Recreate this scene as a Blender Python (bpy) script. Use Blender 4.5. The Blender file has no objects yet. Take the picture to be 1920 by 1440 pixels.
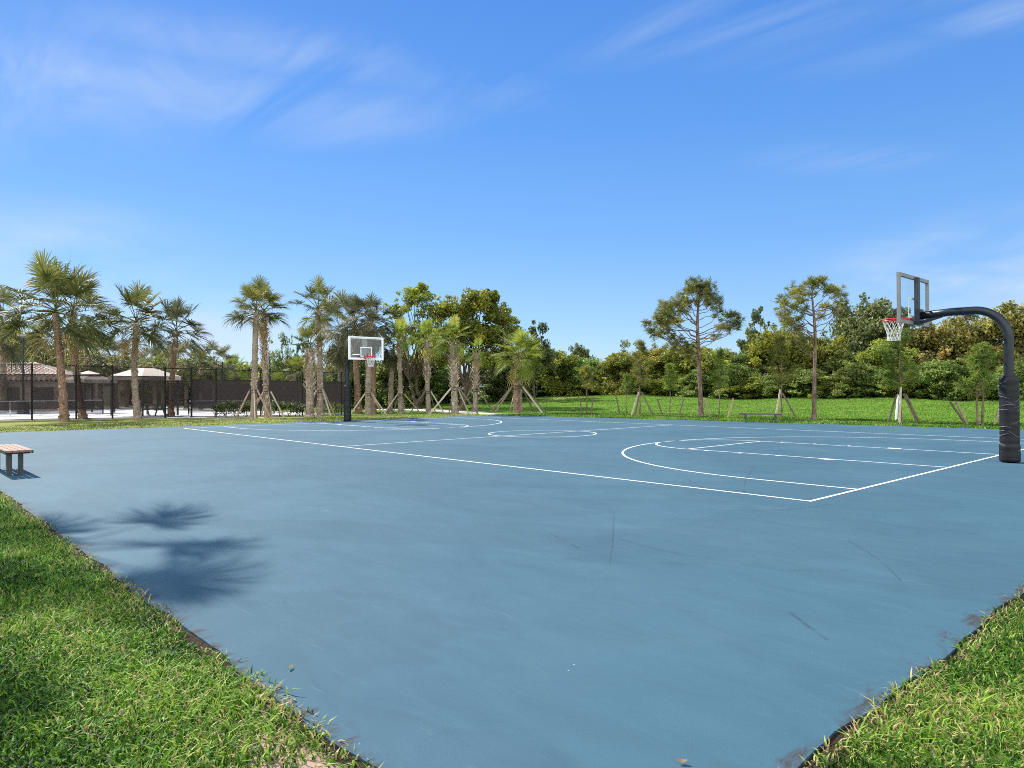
import bpy, math, random
import numpy as np
from mathutils import Vector, Matrix

S = bpy.context.scene
COL = S.collection
R = math.radians
RNG = np.random.default_rng(7)
random.seed(7)

# ------------------------------------------------------------------ camera
CAM = np.array([4.3435, -9.3651, 1.5362])
YAW, PITCH, ROLL, F = 0.83258, 0.006578, -0.004736, 1324.1     # F in pixels of a 1920 wide frame
_f0 = np.array([-math.sin(YAW), math.cos(YAW), 0.0]); _z = np.array([0, 0, 1.0])
FWD = _f0 * math.cos(PITCH) + _z * math.sin(PITCH)
_u0 = _z * math.cos(PITCH) - _f0 * math.sin(PITCH)
_r0 = np.array([math.cos(YAW), math.sin(YAW), 0.0])
RIGHT = _r0 * math.cos(ROLL) + _u0 * math.sin(ROLL)
UP = _u0 * math.cos(ROLL) - _r0 * math.sin(ROLL)
cam = bpy.data.cameras.new('camera'); camo = bpy.data.objects.new('camera', cam); COL.objects.link(camo)
M = Matrix.Identity(4)
for i in range(3):
    M[i][0], M[i][1], M[i][2], M[i][3] = RIGHT[i], UP[i], -FWD[i], CAM[i]
camo.matrix_world = M
cam.sensor_width = 36; cam.lens = 36 * F / 1920; cam.clip_start = 0.05; cam.clip_end = 3000
S.camera = camo

# ------------------------------------------------------------------ sky, sun, exposure
SUN_EL = R(41); SUN_DIR = np.array([-math.cos(SUN_EL), -0.06, math.sin(SUN_EL)])   # towards the sun
world = bpy.data.worlds.new('World'); S.world = world; world.use_nodes = True
nt = world.node_tree; nt.nodes.clear()
def N(tree, typ, **kw):
    n = tree.nodes.new(typ)
    for k, v in kw.items():
        if k == 'inp':
            for a, b in v.items(): n.inputs[a].default_value = b
        else: setattr(n, k, v)
    return n
def build_world():
    L = nt.links.new
    sky = N(nt, 'ShaderNodeTexSky', sky_type='NISHITA', sun_disc=False, sun_elevation=SUN_EL,
            sun_rotation=math.atan2(SUN_DIR[0], SUN_DIR[1]), altitude=0, air_density=1.0, dust_density=0.15, ozone_density=3.0)
    hs = N(nt, 'ShaderNodeHueSaturation', inp={'Hue': 0.508, 'Saturation': 1.18, 'Value': 1.0})
    L(sky.outputs[0], hs.inputs['Color'])
    tc = N(nt, 'ShaderNodeTexCoord')
    sep = N(nt, 'ShaderNodeSeparateXYZ'); L(tc.outputs['Generated'], sep.inputs[0])
    # clear winter sky: the sky model evened out towards a measured blue by height
    rp = N(nt, 'ShaderNodeValToRGB'); e = rp.color_ramp.elements
    stops = [(0, (.205, .315, .46)), (.09, (.140, .268, .455)), (.2, (.088, .214, .44)), (.34, (.054, .165, .41)), (.5, (.036, .130, .38)), (1, (.02, .09, .30))]
    while len(e) < len(stops): e.new(.5)
    for k, (p, c) in enumerate(stops): e[k].position = p; e[k].color = (*c, 1)
    L(sep.outputs['Z'], rp.inputs[0])
    sc = N(nt, 'ShaderNodeVectorMath', operation='SCALE', inp={'Scale': 1 / .12}); L(rp.outputs[0], sc.inputs[0])
    even = N(nt, 'ShaderNodeMix', data_type='RGBA', inp={'Factor': 0.82}); L(hs.outputs[0], even.inputs['A']); L(sc.outputs[0], even.inputs['B'])
    # unseen bright cloud added behind the camera as fill light on the foliage
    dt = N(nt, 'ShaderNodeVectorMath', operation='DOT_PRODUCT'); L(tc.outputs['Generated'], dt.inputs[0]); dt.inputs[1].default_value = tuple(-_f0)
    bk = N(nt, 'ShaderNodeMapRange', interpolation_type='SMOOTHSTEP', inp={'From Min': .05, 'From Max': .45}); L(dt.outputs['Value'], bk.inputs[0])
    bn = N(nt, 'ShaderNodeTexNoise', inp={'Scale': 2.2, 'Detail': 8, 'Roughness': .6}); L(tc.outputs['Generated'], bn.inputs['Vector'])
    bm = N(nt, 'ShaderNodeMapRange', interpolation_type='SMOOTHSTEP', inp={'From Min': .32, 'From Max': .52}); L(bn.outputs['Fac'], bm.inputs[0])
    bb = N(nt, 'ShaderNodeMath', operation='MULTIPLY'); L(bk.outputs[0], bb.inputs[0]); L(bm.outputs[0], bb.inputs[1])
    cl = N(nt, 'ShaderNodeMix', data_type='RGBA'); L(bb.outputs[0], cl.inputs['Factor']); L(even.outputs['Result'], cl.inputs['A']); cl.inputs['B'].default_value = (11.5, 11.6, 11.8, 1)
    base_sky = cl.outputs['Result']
    # cloud plane coordinates: direction / height
    zc = N(nt, 'ShaderNodeMath', operation='MAXIMUM', inp={1: 0.02}); L(sep.outputs['Z'], zc.inputs[0])
    za = N(nt, 'ShaderNodeMath', operation='ADD', inp={1: 0.06}); L(zc.outputs[0], za.inputs[0])
    cx = N(nt, 'ShaderNodeMath', operation='DIVIDE'); L(sep.outputs['X'], cx.inputs[0]); L(za.outputs[0], cx.inputs[1])
    cy = N(nt, 'ShaderNodeMath', operation='DIVIDE'); L(sep.outputs['Y'], cy.inputs[0]); L(za.outputs[0], cy.inputs[1])
    cmb = N(nt, 'ShaderNodeCombineXYZ'); L(cx.outputs[0], cmb.inputs[0]); L(cy.outputs[0], cmb.inputs[1])
    mp = N(nt, 'ShaderNodeMapping', inp={'Location': (4.1, 2.2, 0), 'Rotation': (0, 0, R(62)), 'Scale': (0.55, 2.1, 1.0)})
    L(cmb.outputs[0], mp.inputs[0])
    n1 = N(nt, 'ShaderNodeTexNoise', inp={'Scale': 1.3, 'Detail': 9, 'Roughness': 0.62, 'Distortion': 0.9}); L(mp.outputs[0], n1.inputs['Vector'])
    r1 = N(nt, 'ShaderNodeMapRange', inp={'From Min': 0.40, 'From Max': 0.82}); L(n1.outputs['Fac'], r1.inputs[0])
    # where the wisps lie: soft patches around directions in the sky
    def patch(px, py, wx, wy, rot, amp):
        d = FWD + RIGHT * (px - 960) / F - UP * (py - 720) / F
        d = d / np.linalg.norm(d); zz = max(d[2], .02) + .06
        c = np.array([d[0] / zz, d[1] / zz])
        m = N(nt, 'ShaderNodeVectorMath', operation='SUBTRACT'); L(cmb.outputs[0], m.inputs[0]); m.inputs[1].default_value = (c[0], c[1], 0)
        mm = N(nt, 'ShaderNodeMapping', vector_type='POINT', inp={'Rotation': (0, 0, -rot)}); L(m.outputs[0], mm.inputs[0])
        m2 = N(nt, 'ShaderNodeVectorMath', operation='MULTIPLY'); L(mm.outputs[0], m2.inputs[0]); m2.inputs[1].default_value = (1 / wx, 1 / wy, 0)
        ln = N(nt, 'ShaderNodeVectorMath', operation='LENGTH'); L(m2.outputs[0], ln.inputs[0])
        mr = N(nt, 'ShaderNodeMapRange', interpolation_type='SMOOTHSTEP', inp={'From Min': 0.0, 'From Max': 1.0, 'To Min': amp, 'To Max': 0.0}); L(ln.outputs['Value'], mr.inputs[0])
        return mr.outputs[0]
    ra = math.atan2(RIGHT[1], RIGHT[0])
    total = None
    for a in ((120, 150, 1.35, 0.42, ra + .35, 1.15), (520, 95, 0.85, 0.22, ra + .30, 1.0), (830, 150, .5, .22, ra + .5, .6),
              (670, 225, .55, .28, ra - .3, .8), (60, 215, .9, .5, ra - .2, .75), (1400, 30, .7, .25, ra - .35, .7), (1600, 100, .6, .2, ra - .1, .35),
              (1905, 15, .35, .2, ra, 1.2), (1580, 300, .5, .25, ra, .5)):
        p = patch(*a)
        if total is None: total = p
        else:
            ad = N(nt, 'ShaderNodeMath', operation='MAXIMUM'); L(total, ad.inputs[0]); L(p, ad.inputs[1]); total = ad.outputs[0]
    mul_ = N(nt, 'ShaderNodeMath', operation='MULTIPLY', use_clamp=True); L(r1.outputs[0], mul_.inputs[0]); L(total, mul_.inputs[1])
    mp3 = N(nt, 'ShaderNodeMapping', inp={'Scale': (1, 1, 3.2)}); L(tc.outputs['Generated'], mp3.inputs[0])
    n3 = N(nt, 'ShaderNodeTexNoise', inp={'Scale': 5.0, 'Detail': 5, 'Roughness': .55}); L(mp3.outputs[0], n3.inputs['Vector'])
    r3 = N(nt, 'ShaderNodeMapRange', interpolation_type='SMOOTHSTEP', inp={'From Min': .30, 'From Max': .70}); L(n3.outputs['Fac'], r3.inputs[0])
    low = None
    def puff(px, py, deg, amp):
        d = ray0(px, py); dp = N(nt, 'ShaderNodeVectorMath', operation='SUBTRACT'); L(tc.outputs['Generated'], dp.inputs[0]); dp.inputs[1].default_value = tuple(d)
        q = N(nt, 'ShaderNodeVectorMath', operation='MULTIPLY'); L(dp.outputs[0], q.inputs[0]); q.inputs[1].default_value = (1, 1, 2.6)
        ln = N(nt, 'ShaderNodeVectorMath', operation='LENGTH'); L(q.outputs[0], ln.inputs[0])
        mr = N(nt, 'ShaderNodeMapRange', interpolation_type='SMOOTHSTEP', inp={'From Min': 0.0, 'From Max': R(deg), 'To Min': amp, 'To Max': 0.0}); L(ln.outputs['Value'], mr.inputs[0]); return mr.outputs[0]
    def ray0(px, py): d = FWD + RIGHT * (px - 960) / F - UP * (py - 720) / F; return d / np.linalg.norm(d)
    for a in ((120, 485, 13, 1.1), (430, 625, 11, 1.5), (1850, 515, 14, 1.5), (300, 650, 14, 1.0)):
        p = puff(*a)
        if low is None: low = p
        else: ad = N(nt, 'ShaderNodeMath', operation='MAXIMUM'); L(low, ad.inputs[0]); L(p, ad.inputs[1]); low = ad.outputs[0]
    ml = N(nt, 'ShaderNodeMath', operation='MULTIPLY', use_clamp=True); L(r3.outputs[0], ml.inputs[0]); L(low, ml.inputs[1])
    mul = N(nt, 'ShaderNodeMath', operation='MAXIMUM'); L(mul_.outputs[0], mul.inputs[0]); L(ml.outputs[0], mul.inputs[1])
    mul2 = N(nt, 'ShaderNodeMath', operation='MULTIPLY', inp={1: 0.55}); L(mul.outputs[0], mul2.inputs[0])
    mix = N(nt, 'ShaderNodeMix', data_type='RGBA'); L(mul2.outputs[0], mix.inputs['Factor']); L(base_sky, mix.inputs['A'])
    mix.inputs['B'].default_value = (3.0, 3.45, 4.05, 1)
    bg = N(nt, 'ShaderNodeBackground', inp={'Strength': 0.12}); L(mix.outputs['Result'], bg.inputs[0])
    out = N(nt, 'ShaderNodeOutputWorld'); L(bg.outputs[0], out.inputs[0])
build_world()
sl = bpy.data.lights.new('sun', 'SUN'); sl.energy = 4.6; sl.angle = R(0.53); sl.color = (1.0, 0.95, 0.86)
so = bpy.data.objects.new('sun', sl); COL.objects.link(so)
so.rotation_euler = Vector(-SUN_DIR).to_track_quat('-Z', 'Y').to_euler(); so.location = (-60, 0, 60)
S.view_settings.view_transform = 'Standard'; S.view_settings.look = 'None'
S.view_settings.gamma = 1; S.view_settings.exposure = 1.0
S.cycles.filter_width = 1.0; S.cycles.use_denoising = False
S.cycles.max_bounces = 8; S.cycles.transparent_max_bounces = 24

# ------------------------------------------------------------------ helpers
def sm(a, b, x):
    t = np.clip((x - a) / (b - a), 0, 1); return t * t * (3 - 2 * t)
def gz(x, y):
    """height of the lawn"""
    x = np.asarray(x, float); y = np.asarray(y, float)
    drop = sm(-29, -42, x) * (0.05 + 0.0135 * np.clip(y + 3, 0, 19)) * (1 - sm(18, 30, y))
    crest = 0.66 + 0.012 * np.clip(-20 - x, 0, 40) + 0.10 * np.sin(x * 0.33 + 0.6) + 0.05 * np.sin(x * 0.83) + 0.10 * sm(-14, -4, x)
    far = 1 - 0.5 * sm(70, 160, y)
    return -0.014 - drop + crest * sm(23.5, 43, y) * far + 0.015 * np.sin(x * .9) * np.sin(y * .7) * sm(22, 30, y)
def ray(px, py):
    return FWD + RIGHT * (px - 960) / F - UP * (py - 720) / F
def P(px, py):
    """where a ray through a photo pixel meets the lawn"""
    d = ray(px, py); z = -0.014
    for _ in range(40):
        t = (z - CAM[2]) / d[2]; p = CAM + d * t
        z = z * .5 + .5 * float(gz(p[0], p[1]))
    return p[0], p[1], float(gz(p[0], p[1])), t
def D(px, d):
    """ground point at depth d along the view axis"""
    p = CAM + (_f0 + RIGHT * (px - 960) / F) * d
    return float(p[0]), float(p[1]), float(gz(p[0], p[1]))
def Z(px, py, d): return float((CAM + ray(px, py) * d)[2])

class MB:
    """collects vertices and faces (with a tint per vertex), builds ONE mesh object"""
    def __init__(s): s.v = []; s.f = []; s.t = []; s.n = 0; s.batches = []
    def add(s, verts, faces, tint=0.5):
        b = s.n; s.v.append(np.asarray(verts, float).reshape(-1, 3)); k = len(s.v[-1]); s.n += k
        s.t.append(np.full(k, tint) if np.isscalar(tint) else np.asarray(tint, float))
        s.f.append((b, faces)); return b
    def box(s, c, size, rot=None, tint=.5, bev=0):
        x, y, z = np.array(size) / 2
        v = np.array([[-x,-y,-z],[x,-y,-z],[x,y,-z],[-x,y,-z],[-x,-y,z],[x,-y,z],[x,y,z],[-x,y,z]], float)
        if rot is not None: v = v @ np.array(rot).T
        s.add(v + np.array(c), [(0,3,2,1),(4,5,6,7),(0,1,5,4),(1,2,6,5),(2,3,7,6),(3,0,4,7)], tint)
    def beam(s, a, b, w, h, tint=.5, up=(0, 0, 1)):
        a, b = np.array(a, float), np.array(b, float); d = b - a; L = np.linalg.norm(d); d /= L
        u = np.array(up, float)
        if abs(d @ u) > .98: u = np.array([1.0, 0, 0])
        sd = np.cross(d, u); sd /= np.linalg.norm(sd); u = np.cross(sd, d)
        s.box((a + b) / 2, (L, w, h), np.stack([d, sd, u], 1), tint)
    def tube(s, pts, rad, n=8, tint=.5, cap=True):
        pts = np.array(pts, float); m = len(pts); rad = np.full(m, rad) if np.isscalar(rad) else np.array(rad, float)
        tan = np.gradient(pts, axis=0) if m > 1 else None
        tan /= np.linalg.norm(tan, axis=1)[:, None] + 1e-12
        ref = np.array([0, 0, 1.0]) if abs(tan[0][2]) < .9 else np.array([1.0, 0, 0])
        V = []; u = np.cross(tan[0], ref); u /= np.linalg.norm(u)
        a = np.linspace(0, 2 * np.pi, n, endpoint=False)
        for i in range(m):
            u = u - tan[i] * (u @ tan[i]); u /= np.linalg.norm(u) + 1e-12; w = np.cross(tan[i], u)
            V.append(pts[i] + rad[i] * (np.cos(a)[:, None] * u + np.sin(a)[:, None] * w))
        fs = []
        for i in range(m - 1):
            for j in range(n):
                k = (j + 1) % n; fs.append((i*n+j, i*n+k, (i+1)*n+k, (i+1)*n+j))
        if cap: fs.append(tuple(range(n))[::-1]); fs.append(tuple((m-1)*n + j for j in range(n)))
        tt = tint if np.isscalar(tint) else np.repeat(np.asarray(tint), n)
        s.add(np.concatenate(V), fs, tt)
    def lathe(s, c, prof, n=24, tint=.5):
        s.tube([(c[0], c[1], c[2] + z) for r, z in prof], [r for r, z in prof], n, tint)
    def torus(s, c, Rr, r, n=40, m=8, tint=.5):
        a = np.linspace(0, 2*np.pi, n, endpoint=False); b = np.linspace(0, 2*np.pi, m, endpoint=False)
        V = np.array([[(Rr + r*np.cos(q))*np.cos(p), (Rr + r*np.cos(q))*np.sin(p), r*np.sin(q)] for p in a for q in b]) + np.array(c)
        s.add(V, [(i*m+j, ((i+1)%n)*m+j, ((i+1)%n)*m+(j+1)%m, i*m+(j+1)%m) for i in range(n) for j in range(m)], tint)
    def soup(s, V, tint, faces):
        """V: (k, nv, 3) array of equal patches, faces in local indices"""
        s.batches.append((np.asarray(V, np.float32), np.asarray(tint, np.float32), faces))
    def build(s, name, mat, parent=None, smooth=False):
        lv = [np.concatenate(s.v)] if s.v else []; lt = [np.concatenate(s.t)] if s.t else []
        loops = []; tot = []; base = s.n
        for b, fs in s.f:
            for f in fs: loops.extend(b + i for i in f); tot.append(len(f))
        loops = [np.array(loops, np.int64)]; tot = [np.array(tot, np.int64)]
        for V, t, fs in s.batches:
            k, nv, _ = V.shape; lv.append(V.reshape(-1, 3)); lt.append(np.repeat(t, nv) if t.ndim == 1 else t.reshape(-1))
            off = base + np.arange(k)[:, None] * nv
            fl = np.concatenate([np.array(f) for f in fs])
            loops.append((off + fl[None, :]).reshape(-1)); tot.append(np.tile(np.array([len(f) for f in fs]), k)); base += k * nv
        v = np.concatenate(lv).astype(np.float32); loops = np.concatenate(loops).astype(np.int32); tot = np.concatenate(tot).astype(np.int32)
        me = bpy.data.meshes.new(name); me.vertices.add(len(v)); me.vertices.foreach_set('co', v.ravel())
        me.loops.add(len(loops)); me.loops.foreach_set('vertex_index', loops)
        me.polygons.add(len(tot)); st = np.concatenate([[0], np.cumsum(tot)[:-1]]).astype(np.int32)
        me.polygons.foreach_set('loop_start', st)
        me.polygons.foreach_set('use_smooth', np.full(len(tot), bool(smooth)))
        at = me.attributes.new('tint', 'FLOAT', 'POINT'); at.data.foreach_set('value', np.concatenate(lt).astype(np.float32))
        me.update(calc_edges=True); me.validate()
        me.materials.append(mat)
        o = bpy.data.objects.new(name, me); COL.objects.link(o)
        if parent is not None: o.parent = parent
        return o
def tag(o, label=None, cat=None, group=None, kind=None):
    if label: o['label'] = label
    if cat: o['category'] = cat
    if group: o['group'] = group
    if kind: o['kind'] = kind
    return o
def thing(name, label, cat, loc=(0, 0, 0), rz=0, group=None):
    o = bpy.data.objects.new(name, None); COL.objects.link(o); o.empty_display_size = .2
    o.location = loc; o.rotation_euler = (0, 0, rz); return tag(o, label, cat, group)
def dup(root, loc, rz=0, scale=(1, 1, 1), label=None, group=None, mats=None, cat=None):
    r = root.copy(); COL.objects.link(r); r.location = loc; r.rotation_euler = (0, 0, rz); r.scale = scale
    tag(r, label, cat, group)
    for ch in list(root.children):
        c = ch.copy(); COL.objects.link(c); c.parent = r
        if mats and ch.name.split('.')[0] in mats:
            c.material_slots[0].link = 'OBJECT'; c.material_slots[0].material = mats[ch.name.split('.')[0]]
    return r

# ------------------------------------------------------------------ materials
def mat(name):
    m = bpy.data.materials.new(name); m.use_nodes = True; t = m.node_tree; t.nodes.clear()
    out = N(t, 'ShaderNodeOutputMaterial'); return m, t, t.links.new, out
def ramp(t, stops):
    r = N(t, 'ShaderNodeValToRGB'); e = r.color_ramp.elements
    while len(e) < len(stops): e.new(.5)
    for k, (p, c) in enumerate(stops): e[k].position = p; e[k].color = (*c, 1)
    return r
def simple(name, col, rough=.6, var=.15, scale=8, metal=0, bump=.0, spec=.5, stops=None):
    m, t, L, out = mat(name)
    tc = N(t, 'ShaderNodeTexCoord')
    n = N(t, 'ShaderNodeTexNoise', inp={'Scale': scale, 'Detail': 6, 'Roughness': .6}); L(tc.outputs['Object'], n.inputs['Vector'])
    c = np.array(col)
    r = ramp(t, stops or [(.25, tuple(c * (1 - var))), (.75, tuple(np.minimum(c * (1 + var), 1)))]); L(n.outputs['Fac'], r.inputs[0])
    b = N(t, 'ShaderNodeBsdfPrincipled', inp={'Roughness': rough, 'Metallic': metal, 'Specular IOR Level': spec}); L(r.outputs[0], b.inputs['Base Color'])
    if bump:
        bp = N(t, 'ShaderNodeBump', inp={'Strength': bump, 'Distance': .02}); L(n.outputs['Fac'], bp.inputs['Height']); L(bp.outputs[0], b.inputs['Normal'])
    L(b.outputs[0], out.inputs[0]); return m
def leafmat(name, stops, trans=.35, rough=.55, shift=.5, spec=.35, patch=0):
    """foliage: colour from the tint of each leaf, shifted a little from plant to plant"""
    m, t, L, out = mat(name)
    a = N(t, 'ShaderNodeAttribute', attribute_name='tint')
    r = ramp(t, stops); L(a.outputs['Fac'], r.inputs[0])
    oi = N(t, 'ShaderNodeObjectInfo')
    mr = N(t, 'ShaderNodeMapRange', inp={'To Min': 1 - .22 * shift * 2, 'To Max': 1 + .22 * shift * 2}); L(oi.outputs['Random'], mr.inputs[0])
    mh = N(t, 'ShaderNodeMapRange', inp={'To Min': .5 - .016 * shift * 2, 'To Max': .5 + .012 * shift * 2}); L(oi.outputs['Random'], mh.inputs[0])
    hs = N(t, 'ShaderNodeHueSaturation'); L(r.outputs[0], hs.inputs['Color']); L(mr.outputs[0], hs.inputs['Value']); L(mh.outputs[0], hs.inputs['Hue'])
    b = N(t, 'ShaderNodeBsdfPrincipled', inp={'Roughness': rough, 'Specular IOR Level': spec}); L(hs.outputs[0], b.inputs['Base Color'])
    tr = N(t, 'ShaderNodeBsdfTranslucent'); L(hs.outputs[0], tr.inputs[0])
    mx = N(t, 'ShaderNodeMixShader', inp={0: min(.55, trans + .14)}); L(b.outputs[0], mx.inputs[1]); L(tr.outputs[0], mx.inputs[2])
    L(mx.outputs[0], out.inputs[0]); return m
def barkmat(name, a, b, c, zs=6, bump=.8):
    m, t, L, out = mat(name)
    tc = N(t, 'ShaderNodeTexCoord'); mp = N(t, 'ShaderNodeMapping', inp={'Scale': (6, 6, zs)}); L(tc.outputs['Object'], mp.inputs[0])
    n = N(t, 'ShaderNodeTexNoise', inp={'Scale': 1.5, 'Detail': 8, 'Roughness': .65}); L(mp.outputs[0], n.inputs['Vector'])
    r = ramp(t, [(.3, a), (.5, b), (.72, c)]); L(n.outputs['Fac'], r.inputs[0])
    at = N(t, 'ShaderNodeAttribute', attribute_name='tint')
    mu = N(t, 'ShaderNodeMath', operation='MULTIPLY_ADD', inp={1: 1.2, 2: .4}); L(at.outputs['Fac'], mu.inputs[0])
    hs = N(t, 'ShaderNodeHueSaturation'); L(r.outputs[0], hs.inputs['Color']); L(mu.outputs[0], hs.inputs['Value'])
    bs = N(t, 'ShaderNodeBsdfPrincipled', inp={'Roughness': .9, 'Specular IOR Level': .15}); L(hs.outputs[0], bs.inputs['Base Color'])
    bp = N(t, 'ShaderNodeBump', inp={'Strength': bump, 'Distance': .03}); L(n.outputs['Fac'], bp.inputs['Height']); L(bp.outputs[0], bs.inputs['Normal'])
    L(bs.outputs[0], out.inputs[0]); return m
def veilmat(name, col, opacity, trans=.3, scale=0):
    m, t, L, out = mat(name)
    d = N(t, 'ShaderNodeBsdfDiffuse', inp={'Color': (*col, 1)}); tl = N(t, 'ShaderNodeBsdfTranslucent', inp={'Color': (*col, 1)})
    mx = N(t, 'ShaderNodeMixShader', inp={0: trans}); L(d.outputs[0], mx.inputs[1]); L(tl.outputs[0], mx.inputs[2])
    tp = N(t, 'ShaderNodeBsdfTransparent')
    m2 = N(t, 'ShaderNodeMixShader', inp={0: opacity}); L(tp.outputs[0], m2.inputs[1]); L(mx.outputs[0], m2.inputs[2])
    if scale:
        tc = N(t, 'ShaderNodeTexCoord'); n = N(t, 'ShaderNodeTexNoise', inp={'Scale': scale, 'Detail': 4}); L(tc.outputs['Object'], n.inputs['Vector'])
        mr = N(t, 'ShaderNodeMapRange', inp={'From Min': .3, 'From Max': .7, 'To Min': opacity - .08, 'To Max': min(1, opacity + .08)}); L(n.outputs['Fac'], mr.inputs[0]); L(mr.outputs[0], m2.inputs[0])
    L(m2.outputs[0], out.inputs[0]); return m
def glassmat():
    m, t, L, out = mat('board_glass')
    tp = N(t, 'ShaderNodeBsdfTransparent', inp={'Color': (.93, .97, .97, 1)}); g = N(t, 'ShaderNodeBsdfGlossy', inp={'Roughness': .02})
    mx = N(t, 'ShaderNodeMixShader', inp={0: .04})
    L(tp.outputs[0], mx.inputs[1]); L(g.outputs[0], mx.inputs[2]); L(mx.outputs[0], out.inputs[0]); return m

PALM_LEAF = [(0, (.026, .032, .012)), (.35, (.085, .098, .028)), (.62, (.185, .190, .048)), (.82, (.33, .30, .085)), (1, (.36, .25, .13))]
M_palm = leafmat('palm_frond_green', PALM_LEAF, .28, .55, .35, .15)
M_palm_y = leafmat('palm_frond_yellow_green', [(0, (0.033, 0.055, 0.012)), (.4, (0.132, 0.187, 0.030)), (.7, (0.286, 0.319, 0.050)), (1, (0.462, 0.374, 0.110))], .35, .55, .3, .15)
M_palm_grey = leafmat('palm_frond_grey_green', [(0, (.03, .034, .018)), (.4, (.085, .095, .045)), (.7, (.18, .18, .09)), (1, (.3, .24, .13))], .25, .55, .3, .15)
LEAF_OLIVE = leafmat('leaf_olive', [(0, (0.042, 0.061, 0.011)), (.35, (0.132, 0.175, 0.025)), (.62, (0.278, 0.316, 0.042)), (.86, (0.501, 0.499, 0.058)), (1, (0.589, 0.549, 0.069))], .38, .5, .5)
LEAF_DARK = leafmat('leaf_dark', [(0, (0.030, 0.044, 0.016)), (.4, (0.090, 0.124, 0.039)), (.7, (0.193, 0.226, 0.076)), (1, (0.372, 0.390, 0.127))], .3, .5, .5, .3)
LEAF_GREEN = leafmat('leaf_green', [(0, (0.030, 0.053, 0.013)), (.4, (0.118, 0.180, 0.036)), (.7, (0.262, 0.343, 0.078)), (1, (0.497, 0.562, 0.154))], .35, .5, .5, .3)
LEAF_RUST = leafmat('leaf_rust', [(0, (0.053, 0.054, 0.018)), (.35, (0.172, 0.171, 0.043)), (.6, (0.329, 0.293, 0.072)), (.85, (0.528, 0.402, 0.103)), (1, (0.546, 0.325, 0.103))], .35, .5, .4)
LEAF_YELLOW = leafmat('leaf_yellow', [(0, (.04, .045, .008)), (.4, (.15, .15, .02)), (.7, (.33, .27, .03)), (1, (.5, .36, .04))], .4, .5, .4)
M_needle = leafmat('pine_needle', [(0, (0.046, 0.058, 0.014)), (.4, (0.148, 0.172, 0.030)), (.7, (0.332, 0.317, 0.049)), (1, (0.578, 0.446, 0.083))], .35, .5, .4)
M_needle_y = leafmat('pine_needle_young', [(0, (0.037, 0.065, 0.014)), (.4, (0.125, 0.195, 0.030)), (.7, (0.250, 0.325, 0.048)), (1, (0.425, 0.390, 0.072))], .4, .5, .4)
BARK_RED = barkmat('palm_bark_red', (.085, .050, .034), (.225, .138, .092), (.42, .31, .22), 9, 1.0)
BARK_GREY = barkmat('palm_bark_grey', (.105, .080, .060), (.27, .21, .16), (.48, .41, .34), 9, 1.0)
BARK_TREE = barkmat('tree_bark', (.04, .03, .022), (.10, .075, .055), (.2, .16, .12), 2)
BARK_PINE = barkmat('pine_bark', (.06, .04, .03), (.15, .1, .075), (.28, .21, .17), 2.5)
M_stake = simple('weathered_stake', (.30, .22, .15), .85, .4, 5)
M_stake_pale = simple('pale_stake', (.42, .36, .27), .85, .3, 5)
M_stake_dark = simple('dark_stake', (.13, .105, .07), .9, .4, 5)
M_strap = simple('strap_black', (.02, .02, .02), .7)
M_wire = simple('guy_wire', (.10, .085, .06), .8)
M_black = simple('black_powder_coat', (.006, .007, .008), .5, .25, 6, spec=.2)
M_post = simple('hoop_paint', (.009, .013, .019), .36, .35, 3, spec=.35)
M_white = simple('white_paint', (.8, .8, .78), .45, .05)
M_frame_grey = simple('aluminium_frame', (.20, .20, .20), .5, .25, 4)
M_red = simple('rim_red', (.45, .035, .025), .4, .2)
M_cord = simple('net_cord', (.58, .56, .54), .8, .1)
M_glass = glassmat()
M_conc = simple('concrete', (.46, .43, .39), .9, .14, 1.2, bump=.2)
M_pad = simple('court_concrete', (.40, .39, .38), .85, .07, .5)
M_tan = simple('canopy_tan', (.60, .50, .42), .85, .07, 1)
M_steel = simple('dark_steel', (.03, .032, .035), .5, .2)
M_table = simple('table_dark_green', (.03, .045, .045), .55, .3)
M_plank = simple('bench_plank', (.20, .115, .08), .8, .25, 9, bump=.3)
M_plank_old = simple('bench_plank_old', (.30, .25, .16), .85, .3, 7)
M_cream = simple('cream_stucco', (.36, .30, .25), .9, .06, 2)
M_roofpale = simple('pale_roof', (.55, .44, .38), .9, .1, 2)
M_link = veilmat('chain_link', (.03, .03, .03), .16, .1)
M_screen = veilmat('windscreen', (.036, .030, .029), .80, .12, 1.2)
M_screen2 = veilmat('windscreen_dense', (.044, .037, .036), .94, .15, 1.2)
M_net = veilmat('net_mesh', (.03, .035, .04), .55, .3)
M_tape = simple('net_tape', (.7, .76, .82), .7, .05)

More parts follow.
